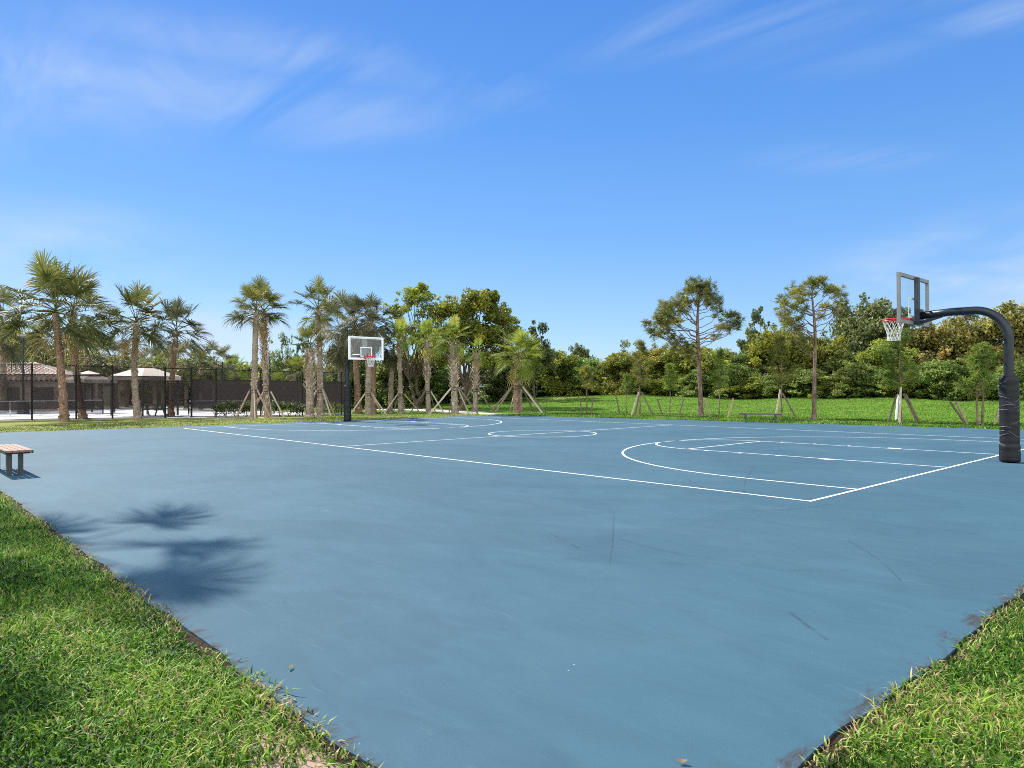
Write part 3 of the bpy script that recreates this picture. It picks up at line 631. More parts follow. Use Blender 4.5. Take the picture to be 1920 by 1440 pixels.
make_hoop('basketball hoop with white framed clear backboard facing the court in front of the palms', (-26.15, 7.66, 0), math.pi, True)

# ------------------------------------------------------------------ benches
def make_bench(label, loc, rz, plank, L, Wd, Hh):
    t = thing('park_bench', label, 'bench', loc, rz, 'benches beside the court')
    nb = 4; pw = Wd / nb
    for k in range(nb):
        b = MB(); b.box((0, -Wd/2 + pw*(k + .5), Hh - .02), (L, pw - .012, .038)); b.build('seat_plank', plank, t)
    b = MB()
    for s in (-1, 1): b.box((0, s*(Wd/2 + .006), Hh - .035), (L + .02, .012, .06))
    for s in (-1, 1): b.box((s*(L/2 - .22), 0, Hh - .06), (.06, Wd - .01, .04))
    b.build('seat_frame', M_steel, t)
    for s in (-1, 1):
        for q in ((-1, 1)):
            b = MB(); b.box((s*(L/2 - .26), q*.085 - .03, (Hh - .08)/2), (.075, .075, Hh - .08)); b.box((s*(L/2 - .26), q*.085 - .03, .008), (.13, .12, .016)); b.build('leg', M_steel, t)
    return t
make_bench('wooden slatted bench with black posts on the near left edge of the blue court', (-12.0, -7.38, 0), .01, M_plank, 1.95, .40, .47)
p1, p2 = P(1398, 793), P(1450, 793.5)
make_bench('narrow weathered plank bench on the grass between the two tall pines', ((p1[0]+p2[0])/2, (p1[1]+p2[1])/2 + .1, -.03), math.atan2(p2[1]-p1[1], p2[0]-p1[0]), M_plank_old, 1.75, .30, .45)

# ------------------------------------------------------------------ palms
def frond_batch(b, base, az, el, pet, L, tint, rng, nseg=38, droop=1.0, stiff=.3):
    """one costapalmate leaf: petiole arching from base, then a folded fan of narrow segments"""
    d = np.array([math.cos(az)*math.cos(el), math.sin(az)*math.cos(el), math.sin(el)]); p = np.array(base, float); pts = [p]
    n = 6
    for i in range(n):
        p = p + d * pet / n; pts.append(p); d = d + np.array([0, 0, -.055*droop]); d /= np.linalg.norm(d)
    b.tube(pts, np.linspace(.028, .013, n+1), 4, min(tint + .12, .75), cap=False)
    side = np.array([-math.sin(az), math.cos(az), 0]); roll = rng.normal(0, .35)
    up = np.cross(d, side); up /= np.linalg.norm(up); up = up if up[2] > 0 or abs(el) > 1.3 else -up
    s2 = side*math.cos(roll) + up*math.sin(roll); u2 = up*math.cos(roll) - side*math.sin(roll)
    ang = np.linspace(-2.2, 2.2, nseg) + rng.normal(0, .03, nseg); ca, sa = np.cos(ang), np.sin(ang)
    fold = .38
    costa = (1 - np.abs(ang)/2.2)[:, None] * L * .22
    cd = d[None, :] + np.array([0, 0, -.35])[None, :] * (costa / L)       # the rib itself bends down
    root = p + cd * costa
    out = ca[:, None]*d + sa[:, None]*s2 + (np.abs(sa)*fold)[:, None]*u2; out /= np.linalg.norm(out, axis=1)[:, None]
    ls = L * (.55 + .35*np.clip(1 - np.abs(ang)/2.6, 0, 1)) * rng.uniform(.85, 1.1, nseg)
    wv = np.cross(out, u2); wv /= np.linalg.norm(wv, axis=1)[:, None] + 1e-9
    tw = rng.uniform(-.6, .6, nseg)[:, None]; wv = wv*np.cos(tw) + u2*np.sin(tw)
    gr = np.array([0, 0, -1.0]); wd = L * .022
    V = np.zeros((nseg, 7, 3)); dr = droop * rng.uniform(.6, 1.4, nseg)[:, None]
    q1 = root + out*(ls*.42)[:, None] + gr*(ls*.03)[:, None]*dr
    q2 = root + out*(ls*.74)[:, None] + gr*(ls*.13)[:, None]*dr
    q3 = root + out*(ls*.97)[:, None] + gr*(ls*.36)[:, None]*dr
    V[:, 0] = root - wv*wd*.45; V[:, 1] = root + wv*wd*.45; V[:, 2] = q1 + wv*wd; V[:, 3] = q1 - wv*wd; V[:, 4] = q2 + wv*wd*.62; V[:, 5] = q2 - wv*wd*.62; V[:, 6] = q3
    b.soup(V, np.clip(tint + rng.normal(0, .07, nseg), 0, 1), [(0, 1, 2, 3), (3, 2, 4, 5), (5, 4, 6)])
def palm_parts(t, axis, r0, r1, crown_r, nf, elmin, boots, leafm, barkm, seed, droop=1.0, tint=.42, dead=3, flare=1.35, rough=.35):
    rng = np.random.default_rng(seed); axis = np.array(axis, float)
    # smooth the trunk line
    k = 26; u = np.linspace(0, 1, len(axis)); uu = np.linspace(0, 1, k)
    from_pts = np.stack([np.interp(uu, u, axis[:, i]) for i in range(3)], 1)
    for _ in range(3): from_pts[1:-1] = (from_pts[:-2] + 2*from_pts[1:-1] + from_pts[2:]) / 4
    rad = r0 + (r1 - r0)*uu; rad = rad * (1 + (flare-1)*np.exp(-uu*14)) * (1 + .035*np.sin(uu*70) + rng.normal(0, .02, k))
    b = MB(); b.tube(from_pts, rad, 12, .45 + .12*rng.standard_normal(k)*.5)
    H = np.linalg.norm(axis[-1] - axis[0])
    if boots > 0:                                       # old leaf bases criss-crossing the upper trunk
        nb = int(boots * H * 30)
        for i in range(nb):
            f = 1 - boots * (i + .5) / nb; c = np.array([np.interp(f, uu, from_pts[:, j]) for j in range(3)]); rr = np.interp(f, uu, rad)
            a = i * 2.399 + rng.normal(0, .12); o = np.array([math.cos(a), math.sin(a), 0]); s = np.array([-math.sin(a), math.cos(a), 0]); ln = rng.uniform(.26, .44); sp = rng.uniform(.34, .70)
            p0 = c + o*rr*.8; p1 = p0 + np.array([0, 0, ln*.75]) + o*ln*sp; w0, w1 = .07, .028; th = o*.025
            lean = s * rng.normal(0, .04)
            V = [p0 - s*w0, p0 + s*w0, p0 + s*w0 + th, p0 - s*w0 + th, p1 - s*w1 + lean, p1 + s*w1 + lean, p1 + s*w1 + th + lean, p1 - s*w1 + th + lean]
            b.add(V, [(0,3,2,1),(4,5,6,7),(0,1,5,4),(1,2,6,5),(2,3,7,6),(3,0,4,7)], rng.uniform(.35, 1.45))
    for i in range(int(rough*H*12)):
        f = rng.uniform(.0, .75); c = np.array([np.interp(f, uu, from_pts[:, j]) for j in range(3)]); rr = np.interp(f, uu, rad)
        a = rng.uniform(0, 6.28); o = np.array([math.cos(a), math.sin(a), 0]); s = np.array([-math.sin(a), math.cos(a), 0]); ln = rng.uniform(.10, .22); w0 = rng.uniform(.04, .09)
        p0 = c + o*rr*.92; p1 = p0 + np.array([0, 0, ln]) + o*ln*rng.uniform(.1, .4); th = o*.03
        V = [p0 - s*w0, p0 + s*w0, p0 + s*w0 + th, p0 - s*w0 + th, p1 - s*w0*.6, p1 + s*w0*.6, p1 + s*w0*.6 + th, p1 - s*w0*.6 + th]
        b.add(V, [(0,3,2,1),(4,5,6,7),(0,1,5,4),(1,2,6,5),(2,3,7,6),(3,0,4,7)], rng.uniform(.1, 1.3))
    b.build('trunk', barkm, t)
    b = MB(); top = from_pts[-1]; 
    nf = int(nf*.70)
    for i in range(nf):
        f = (i + .5) / nf; el = R(84) + (elmin - R(84)) * f**.85 + rng.normal(0, .10); az = i*2.399 + rng.normal(0, .25)
        sc = rng.uniform(.85, 1.1) * (1 if f > .15 else 1.02)
        bz = top + np.array([0, 0, .28*(1-f)])
        frond_batch(b, bz, az, el, crown_r*.54*sc, crown_r*.52*sc, float(np.clip(tint + .10*(1-f) - .1*f + rng.normal(0, .09), .05, .85)), rng, 42, droop*(.7 + .6*f))
    for i in range(dead):
        frond_batch(b, top - np.array([0, 0, .1]), rng.uniform(0, 6.28), R(-62) + rng.normal(0, .15), crown_r*.4, crown_r*.5, .97, rng, 20, 1.0)
    b.build('crown', leafm, t)
def palm(label, base, trunk_px, crown_top, crown_r, r0, r1, nf, elmin, boots, leafm, barkm, seed, group, **kw):
    """base = photo pixel of the foot; trunk_px = pixels up the trunk"""
    x, y, z, d = P(*base) if base[1] is not None else (*D(base[0], base[2]), base[2])
    t = thing('sabal_palm', label, 'palm tree', (x, y, z), 0, group)
    ax = [(0, 0, -.05)]; rng = np.random.default_rng(seed + 500)
    for q in trunk_px:
        zz = Z(q[0], q[1], d) - z; lat = (q[0] - base[0]) / F * d; ax.append((RIGHT[0]*lat, RIGHT[1]*lat, zz))
    palm_parts(t, ax, r0, r1, crown_r, nf, elmin, boots, leafm, barkm, seed, **kw); return t, d
def brace(label, base, radius, ztop, feet, m, d=None, tr=.2):
    """wooden props leaning on a trunk, held by a strap"""
    x, y, z, dd = P(*base); t = thing('palm_brace', label, 'tree brace', (x, y, z), 0, 'wooden braces round the trunks')
    for k, a in enumerate(feet):
        a = a + YAW; b = MB(); c, s = math.cos(a), math.sin(a); rad = radius * random.uniform(.9, 1.1)
        zf = float(gz(x + c*rad, y + s*rad)) - z
        b.beam((c*rad, s*rad, zf - .03), (c*(tr + .03), s*(tr + .03), ztop + random.uniform(-.04, .04)), .085, .045, up=(-s, c, 0)); b.build('prop', m[k % len(m)], t)
    b = MB(); q = [((tr + .035)*math.cos(a), (tr + .035)*math.sin(a), ztop - .02) for a in np.linspace(0, 2*np.pi, 25)]
    b.tube(q, .022, 6, cap=False); b.tube([(p[0], p[1], p[2] - .14) for p in q], .018, 6, cap=False); b.build('strap', M_strap, t); return t
GP, GY = 'palms by the tennis fence', 'braced palms beyond the court'
palm('tallest palm at the far left with reddish trunk and wide drooping crown', (121, 790), [(118, 735), (112, 665), (104, 588)], 478, 3.0, .20, .165, 38, R(-36), .0, M_palm, BARK_RED, 11, GP, droop=.95, tint=.36, flare=1.3)
palm('palm leaning left just behind the tallest red-trunked palm', (156, 785), [(149, 735), (138, 670), (136, 592)], 490, 2.75, .195, .16, 36, R(-34), .12, M_palm, BARK_RED, 12, GP, droop=.95, tint=.38)
palm('straight brown palm with drooping crown in front of the tan canopy', (258, 785), [(253, 730), (252, 680), (256, 610)], 530, 2.5, .19, .165, 36, R(-30), .06, M_palm, BARK_GREY, 13, GP, droop=.95, tint=.36)
palm('smooth trunked palm standing right at the fence gate', (321, 781.5), [(322, 735), (324, 690), (330, 626)], 562, 2.3, .175, .15, 32, R(-30), .04, M_palm_grey, BARK_RED, 14, GP, droop=.95, tint=.42)
palm('tall palm with grey ringed trunk, left of the braced pair', (475.5, 785.5), [(477, 735), (478, 670), (480, 588)], 520, 1.85, .17, .145, 28, R(-16), .10, M_palm, BARK_GREY, 15, GP, droop=.9, tint=.44, dead=1)
palm('tall palm with shaggy boot-covered trunk, right of the braced pair', (501, 783.5), [(499, 730), (496, 660), (495, 590)], 525, 1.75, .16, .14, 24, R(-14), .50, M_palm, BARK_GREY, 16, GP, droop=.9, tint=.46, dead=2)
palm('short stout palm with shaggy trunk and small upright crown', (581, 783.5), [(581, 740), (581, 690), (582, 655)], 612, 1.35, .22, .19, 16, R(22), .62, M_palm, BARK_GREY, 17, GP, droop=.6, tint=.5, dead=4)
palm('tall slim palm with open crown behind the short stout palm', (600, 782.5), [(601, 730), (600, 660), (597, 585)], 522, 1.85, .18, .125, 22, R(-18), .40, M_palm, BARK_GREY, 18, GP, droop=.95, tint=.44, dead=2)
palm('red-brown palm trunk standing behind the left part of the white backboard', (672, 776.5), [(670, 720), (667, 660), (665, 610)], 560, 2.2, .23, .19, 36, R(-62), .05, M_palm_grey, BARK_RED, 19, GP, droop=1.4, tint=.36, dead=8)
palm('thick palm with grey drooping crown straight behind the white backboard', (691, 778.5), [(691, 720), (692, 650), (694, 605)], 552, 2.1, .21, .18, 36, R(-42), .12, M_palm_grey, BARK_GREY, 20, GP, droop=1.2, tint=.44, dead=4)
palm('darker palm trunk hidden close behind the thick braced palm', (701, 776), [(701, 720), (700, 660), (700, 625)], 580, 1.9, .17, .17, 26, R(-55), .1, M_palm_grey, BARK_RED, 21, GP, droop=1.2, tint=.34, dead=5)
palm('leaning palm with dark foot and bushy dead skirt right of the backboard', (731, 774), [(733, 735), (736, 680), (738, 655)], 610, 1.7, .18, .16, 26, R(-70), .0, M_palm_grey, BARK_GREY, 22, GY, droop=1.3, tint=.3, dead=9)
palm('tall palm with yellow-green crown, first to the right of the backboard', (752, 775.5), [(751, 730), (750, 690), (750, 638)], 578, 1.6, .18, .14, 24, R(-16), .20, M_palm_y, BARK_GREY, 23, GY, droop=.85, tint=.5, dead=2)
palm('palm with criss-cross boots on its upper trunk and yellow-green crown', (803.5, 774), [(802, 730), (801, 690), (801, 640)], 597, 1.6, .17, .15, 24, R(-24), .52, M_palm_y, BARK_GREY, 24, GY, droop=1.0, tint=.5, dead=2)
palm('palm with pale thick booted trunk before the big spreading tree', (853, 776.5), [(852, 730), (851, 690), (850, 642)], 612, 1.5, .19, .18, 24, R(-26), .70, M_palm_y, BARK_GREY, 25, GY, droop=1.0, tint=.46, dead=3)
palm('smallest braced palm with thin trunk and little tufted crown', (891, 773), [(892, 730), (893, 690), (893, 664)], 636, 1.1, .165, .15, 18, R(-35), .72, M_palm_y, BARK_GREY, 26, GY, droop=1.0, tint=.44, dead=3)
palm('wide crowned yellow-green palm standing alone at the court corner', (968, 774.5), [(968, 730), (969, 700), (971, 672)], 625, 1.95, .17, .15, 32, R(-26), .60, M_palm_y, BARK_RED, 27, GY, droop=.9, tint=.52, dead=2)
palm('second slim trunk of the palm pair at the court corner', (975.5, 774), [(975, 730), (974, 700), (975, 680)], 640, 1.4, .14, .15, 16, R(-25), .55, M_palm_y, BARK_GREY, 28, GY, droop=.9, tint=.48, dead=1)
ST, SP, SD = M_stake, M_stake_pale, M_stake_dark
brace('four weathered wooden props strapped round the grey-ringed tall palm', (475.5, 785.5), 1.15, 1.62, (2.9, -1.15, -.35, 1.9), (ST, SP))
brace('reddish wooden props strapped round the shaggy boot-covered palm', (501, 783.5), 1.15, 1.6, (-2.3, -1.0, -.25, 2.2), (ST, ST, SP))
brace('wooden props strapped round the tall slim palm by the short stout one', (600, 782.5), 1.1, 1.6, (-2.2, -.7, .9, 2.8), (ST, SP))
brace('wooden props round the thick palm under the white backboard', (691, 778.5), 1.35, 1.55, (-2.8, -.6, -.15, 1.8), (SP, ST))
brace('pale props round the first yellow-green palm right of the backboard', (752, 775.5), 1.45, 1.5, (-2.7, -1.9, .1, 1.5), (SP, SD, ST))
brace('thin props round the palm with criss-cross boots', (803.5, 774), 1.35, 1.6, (-2.9, -.5, 1.3), (SD, SP))
brace('pale props round the pale thick booted palm', (853, 776.5), 1.55, 1.65, (-2.75, -.45, 1.9, 1.0), (SP, SD, SD))
brace('dark thin props round the smallest braced palm', (891, 773), 1.3, 1.6, (-2.8, -.4, 1.6), (SD,))
brace('six dark props round the palm pair at the court corner', (971, 774.5), 1.75, 1.7, (-2.75, -3.0, -.6, -.25, .9, 1.9), (SD, SD, SP), tr=.34)

# ------------------------------------------------------------------ broadleaf trees
def leaves(b, c, r, n, size, rng, tint, flat=.85):
    """leaf blades scattered in a clump, denser towards its skin"""
    v = rng.standard_normal((n, 3)); v /= np.linalg.norm(v, axis=1)[:, None]; rr = rng.uniform(.15, 1.15, n)**.6
    p = np.array(c) + v * (rr * 1.0)[:, None] * np.array([r, r, r*flat])
    nrm = v * .5 + rng.standard_normal((n, 3))*.8 + np.array([0, 0, .35]); nrm /= np.linalg.norm(nrm, axis=1)[:, None]
    a = np.cross(nrm, rng.standard_normal((n, 3))); a /= np.linalg.norm(a, axis=1)[:, None]; w = np.cross(nrm, a)
    ln = size * rng.uniform(.6, 1.25, n)[:, None]; wd = ln * .30
    V = np.zeros((n, 4, 3)); V[:, 0] = p - a*ln*.5; V[:, 1] = p + w*wd - nrm*ln*.05; V[:, 2] = p + a*ln*.5 - nrm*ln*.14; V[:, 3] = p - w*wd - nrm*ln*.05
    b.soup(V, np.clip(tint + rng.normal(0, .13, n), 0, 1), [(0, 1, 2, 3)])
def limb(b, a, c, r0, r1, rng, sag=.0, n=6):
    a, c = np.array(a, float), np.array(c, float); t = np.linspace(0, 1, n)[:, None]; q = a*(1-t) + c*t
    q[1:-1] += rng.normal(0, .035, (n-2, 3)) * np.linalg.norm(c-a); q[:, 2] += (np.sin(t[:, 0]*np.pi) * sag)
    b.tube(q, np.linspace(r0, r1, n), 6, .5 + .1*rng.standard_normal(), cap=False)
def broadleaf(name, label, cat, loc, lobes, H, leafm, seed, size=.2, per=230, trunks=1, tr=.16, group=None, clear=.25, dens=1.0, lite=.46):
    """lobes: list of (centre, radius xyz, number of clumps, clump radius)"""
    rng = np.random.default_rng(seed); t = thing(name, label, cat, loc, 0, group)
    b = MB(); w = MB(); cl = []
    for (c, r, k, cr) in lobes:
        c = np.array(c); r = np.array(r)
        for _ in range(k):
            v = rng.standard_normal(3); v /= np.linalg.norm(v); v[2] = v[2] if v[2] > -.55 else -v[2]*.5
            far_ = rng.random() < .30; p = c + v*r*(rng.uniform(1.0, 1.28) if far_ else rng.uniform(.45, 1.0)); p[2] = max(p[2], cr*.5); q = cr*(rng.uniform(.35, .6) if far_ else rng.uniform(.6, 1.25))
            cl.append((p, q)); leaves(b, p, q, int(per*dens*(q/cr)**2), size, rng, lite + rng.normal(0, .13))
    base = np.array([0, 0, -.05])
    for k in range(trunks):
        a = rng.uniform(0, 6.28); off = np.array([math.cos(a), math.sin(a), 0]) * (.18 if trunks > 1 else 0)
        th = H*clear*rng.uniform(.8, 1.2); topp = off*5*(th/3 if trunks > 1 else 0) + np.array([rng.normal(0, .1), rng.normal(0, .1), th])
        limb(w, base + off*.5, topp, tr*1.25, tr*.8, rng, n=8)
        for p, q in [cl[i] for i in rng.choice(len(cl), min(len(cl), 11), replace=False)]: limb(w, topp, p, tr*.55, .018, rng, .12)
    w.build('trunk', BARK_TREE, t); b.build('crown', leafm, t); return t
def lobes_bush(rng, wd, H, z0, n=5, k=14, cr=.6):
    L = []
    for i in range(n):
        a = rng.uniform(0, 6.28); q = rng.uniform(0, .30)*wd; zz = rng.uniform(z0, .68)*H
        L.append(((q*math.cos(a), q*math.sin(a), zz), (wd*.30, wd*.30, H*.27), k, cr))
    L.append(((0, 0, H*.74), (wd*.26, wd*.26, H*.24), k, cr)); return L
# the big spreading trees behind the braced palms
x, y, z, d0 = P(863, 769)
def rel(px, py, d=d0, ox=863): return (RIGHT[0]*(px-ox)/F*d, RIGHT[1]*(px-ox)/F*d, Z(px, py, d) - z)
m_ = d0 / F
broadleaf('spreading_tree', 'biggest spreading olive-green tree behind the braced palms', 'tree', (x, y, z),
          [(rel(898, 572), (36*m_, 38*m_, 24*m_), 34, .62), (rel(848, 590), (38*m_, 45*m_, 30*m_), 36, .62), (rel(936, 612), (34*m_, 40*m_, 38*m_), 40, .62), (rel(885, 630), (66*m_, 55*m_, 34*m_), 60, .62), (rel(952, 668), (30*m_, 30*m_, 26*m_), 20, .6), (rel(918, 556), (16*m_, 18*m_, 12*m_), 12, .42), (rel(830, 640), (40*m_, 40*m_, 26*m_), 26, .6), (rel(880, 675), (70*m_, 50*m_, 20*m_), 34, .6)],
          7, LEAF_OLIVE, 41, .22, 190, 2, .2, 'big trees behind the palms', .28)
x2, y2, z2, d2 = P(783, 766.5)
def rel2(px, py): return (RIGHT[0]*(px-783)/F*d2, RIGHT[1]*(px-783)/F*d2, Z(px, py, d2) - z2)
n_ = d2 / F
broadleaf('spreading_tree', 'airy many-stemmed tree with gaps of sky in its top, left of the biggest tree', 'tree', (x2, y2, z2),
          [(rel2(785, 562), (40*n_, 38*n_, 24*n_), 30, .45), (rel2(752, 590), (28*n_, 28*n_, 26*n_), 20, .45), (rel2(815, 592), (34*n_, 32*n_, 26*n_), 28, .5), (rel2(785, 635), (62*n_, 50*n_, 30*n_), 46, .5), (rel2(793, 543), (10*n_, 10*n_, 12*n_), 8, .32)],
          7, LEAF_OLIVE, 42, .2, 120, 3, .13, 'big trees behind the palms', .35)
# prototypes for the tree line, each about 6 m tall and wide (built once, then copied)
def proto(name, seed, z0, n, k, cr, size, per, leafm, clear, trunks=1, wd=6.0, H=6.0, lite=.46):
    rng = np.random.default_rng(seed); return broadleaf(name, 'prototype', 'tree', (0, 0, 0), lobes_bush(rng, wd, H, z0, n, k, cr), H, leafm, seed, size, per, trunks, .11, None, clear, lite=lite)
PROTO = {'bush': proto('leafy_tree', 61, .06, 11, 16, .66, .24, 170, LEAF_GREEN, .2, 2),
         'round': proto('leafy_tree', 62, .10, 10, 16, .66, .24, 170, LEAF_OLIVE, .2, 2),
         'open': proto('leafy_tree', 63, .42, 8, 11, .45, .23, 150, LEAF_DARK, .4, 1),
         'rust': proto('leafy_tree', 64, .08, 11, 16, .66, .24, 170, LEAF_RUST, .2, 2),
         'airy': proto('leafy_tree', 65, .35, 6, 6, .45, .2, 80, LEAF_DARK, .4, 1)}
USED = set()
LM = dict(g=LEAF_GREEN, o=LEAF_OLIVE, d=LEAF_DARK, r=LEAF_RUST, y=LEAF_YELLOW)
def line_tree(kind, m, px, d, width_px, top_px, label, group='trees along the back of the lawn', sink=.15, name=None):
    x, y, z = D(px, d); H = (Z(px, top_px, d) - z)*1.03; w = width_px / F * d * 1.22
    s = (w/6.0, w/6.0, H/6.0*1.0)
    r = PROTO[kind]
    if kind not in USED:
        USED.add(kind); t = r; t.location = (x, y, z - sink); t.rotation_euler = (0, 0, random.uniform(0, 6.28)); t.scale = s; tag(t, label, 'tree', group)
        for ch in t.children:
            if ch.name.startswith('crown'): ch.material_slots[0].link = 'OBJECT'; ch.material_slots[0].material = LM[m]
    else: t = dup(r, (x, y, z - sink), random.uniform(0, 6.28), s, label, group, {'crown': LM[m]}, 'tree')
    if name: t.name = name
    return t
def ld(px, yy=45.0): return (yy + 9.365) / (.6729 + .7397*(px-960)/F)
TL = [('bush', 'g', 668, 66, 95, 648, 'green bushy tree behind the white backboard and palms'),
      ('bush', 'g', 735, 64, 95, 655, 'leafy green tree filling the gap right of the backboard'),
      ('round', 'o', 800, 68, 120, 650, 'dense dark tree low behind the booted palms'),
      ('bush', 'g', 835, 66, 80, 690, 'low green bush under the biggest spreading tree'),
      ('bush', 'd', 930, 64, 110, 668, 'dark bush tucked below the right side of the biggest tree'),
      ('open', 'd', 1003, 62, 100, 606, 'dark layered tree with feathery right edge beside the biggest tree'),
      ('round', 'o', 1035, 70, 100, 652, 'olive tree right of the court-corner palm pair'),
      ('airy', 'd', 1064, 76, 34, 632, 'thin wispy treetop rising left of a small dark round crown'),
      ('bush', 'd', 1087, 74, 46, 640, 'small dark round crown standing above the tree line'),
      ('bush', 'g', 1108, 70, 96, 664, 'green tree behind the three-stemmed young pine'),
      ('airy', 'd', 1172, 69, 76, 618, 'airy dark treetop with sky gaps above the second staked pine'),
      ('round', 'o', 1165, 66, 95, 655, 'olive tree behind the large-propped young pine'),
      ('round', 'y', 1232, 66, 84, 645, 'golden-olive tree left of the taller left pine'),
      ('round', 'o', 1290, 64, 100, 640, 'olive tree directly behind the taller left pine'),
      ('bush', 'o', 1350, 62, 96, 645, 'olive bushy tree right of the taller left pine'),
      ('open', 'd', 1424, 64, 86, 582, 'tall grey-green round treetop between the two tall pines'),
      ('bush', 'g', 1398, 60, 84, 652, 'green bushy tree below the grey-green treetop'),
      ('round', 'o', 1468, 58, 128, 610, 'broad yellow-olive tree behind the far bench'),
      ('round', 'o', 1540, 57, 96, 622, 'olive tree behind the thinner right pine'),
      ('bush', 'g', 1592, 55, 104, 650, 'green leafy tree right of the thinner right pine'),
      ('round', 'd', 1632, 58, 128, 553, 'tall dark dense tree left of the near backboard'),
      ('round', 'o', 1668, 52, 100, 628, 'yellow-green tree below the near hoop net'),
      ('rust', 'r', 1738, 51, 128, 602, 'rust-tinged tree behind the near backboard'),
      ('rust', 'r', 1800, 50, 120, 588, 'rusty brown tree under the near gooseneck arm'),
      ('rust', 'r', 1862, 49, 124, 575, 'rust-leaved tree beside the curve of the near hoop pole'),
      ('rust', 'r', 1925, 48, 130, 568, 'brownish tree at the right end of the tree line'),
      ('airy', 'r', 1790, 52, 60, 572, 'thin leggy twigs poking above the rusty tree tops'),
      ('round', 'r', 1990, 47, 130, 575, 'brownish tree just past the right end of the view'),
      ('round', 'o', 2060, 45, 140, 580, 'olive tree well past the near hoop')]
for kind, m, px, d, w, top, lab in TL: line_tree(kind, m, px, d, w, top, lab)
SH = ['shrub beside the court-corner palm pair', 'shrub left of the three-stemmed young pine', 'shrub right of the three-stemmed young pine', 'shrub between the first two staked pines',
      'shrub behind the large-propped young pine', 'shrub left of the little pine between two leaning stakes', 'shrub just left of the taller left pine trunk', 'shrub just right of the taller left pine trunk',
      'shrub behind the young pine with string-tied stakes', 'shrub left of the far bench', 'shrub behind the far bench', 'shrub left of the thinner right pine', 'shrub right of the thinner right pine',
      'shrub between the right pine and the bushy staked pine', 'shrub under the dark dense tree', 'shrub behind the bushy staked pine', 'shrub right of the bushy staked pine', 'shrub left of the twin-stemmed young pine',
      'shrub behind the twin-stemmed young pine', 'shrub behind the near pole pad', 'shrub at the right edge of the lawn']
for i, lab in enumerate(SH):
    px = 985 + i*48 + random.uniform(-8, 8)
    line_tree('bush', 'g' if i % 3 else 'o', px, ld(px, 43.6) if px > 1100 else 70, random.uniform(58, 100) + i*1.2, 697 - i*1.0 + random.uniform(-22, 20), 'low leafy ' + lab, 'shrubs at the foot of the tree line', .2, 'leafy_shrub')

# ------------------------------------------------------------------ pines
def tufts(b, c, r, n, nl, rng, tint, needles=26):
    for _ in range(n):
        v = rng.standard_normal(3); v /= np.linalg.norm(v); p = np.array(c) + v*np.array(r)*rng.uniform(.2, 1)
        ax = v*.9 + np.array([0, 0, .45]) + rng.normal(0, .35, 3); ax /= np.linalg.norm(ax)
        u = rng.standard_normal((needles, 3)) * .62 + ax; u /= np.linalg.norm(u, axis=1)[:, None]
        w = np.cross(u, rng.standard_normal((needles, 3))); w /= np.linalg.norm(w, axis=1)[:, None]
        o = p + ax*rng.uniform(-.10, .06, needles)[:, None]; L = nl*rng.uniform(.7, 1.15, needles)[:, None]
        V = np.zeros((needles, 4, 3)); V[:, 0] = o - w*.004; V[:, 1] = o + w*.004; V[:, 2] = o + u*L*.6 + w*.011; V[:, 3] = o + u*L + np.array([0, 0, -.03])
        b.soup(V, np.clip(tint + rng.normal(0, .1, needles), 0, 1), [(0, 1, 2), (0, 2, 3)])
def pine(label, base, trunk, clumps, seed, m, nl=.28, dens=95, depth=.9, group='tall pines on the lawn', limbr=.024, extra=()):
    x, y, z, d = P(*base); rng = np.random.default_rng(seed); t = thing('pine_tree', label, 'pine tree', (x, y, z), 0, group)
    def w3(dx, dz, dy=0): return np.array([RIGHT[0]*dx + _f0[0]*dy, RIGHT[1]*dx + _f0[1]*dy, dz])
    tr = MB(); pts = [w3(a, c) for a, c, r in trunk]; rd = [r for a, c, r in trunk]; u = np.linspace(0, 1, len(pts)); uu = np.linspace(0, 1, 30)
    q = np.stack([np.interp(uu, u, np.array(pts)[:, i]) for i in range(3)], 1); rr = np.interp(uu, u, rd)
    for _ in range(2): q[1:-1] = (q[:-2] + 2*q[1:-1] + q[2:]) / 4
    tr.tube(q, rr*(1 + rng.normal(0, .04, 30)), 10, .5 + .1*rng.standard_normal(30)); cr = MB()
    for (dx, dz, rx, rz) in clumps:
        dy = rng.uniform(-depth, depth)*min(1, .35 + abs(dx)*.5); c = w3(dx, dz, dy)
        za = dz - .35*abs(dx) - rng.uniform(.25, .6); za = np.clip(za, q[0][2] + .4, q[-1][2] - .1)
        a = np.array([np.interp(za, q[:, 2], q[:, i]) for i in range(3)])
        limb(tr, a, c + np.array([0, 0, -.1]), limbr*rng.uniform(.8, 1.3), .012, rng, -.12)
        for _ in range(5):
            v = rng.standard_normal(3)*np.array([rx, rx, rz])*.7; limb(tr, a*.35 + c*.65, c + v, limbr*.4, .006, rng, 0, 4)
        tufts(cr, c, (rx*.9, rx*.9, rz*1.3), max(3, int(dens*rx*rx*.75 + 8*rx)), nl, rng, .45 + rng.normal(0, .12), 30)
    for p0, p1, r in extra: limb(tr, w3(*p0), w3(*p1), r, r*.4, rng, .1)
    tr.build('trunk', BARK_PINE, t); cr.build('crown', m, t); return t
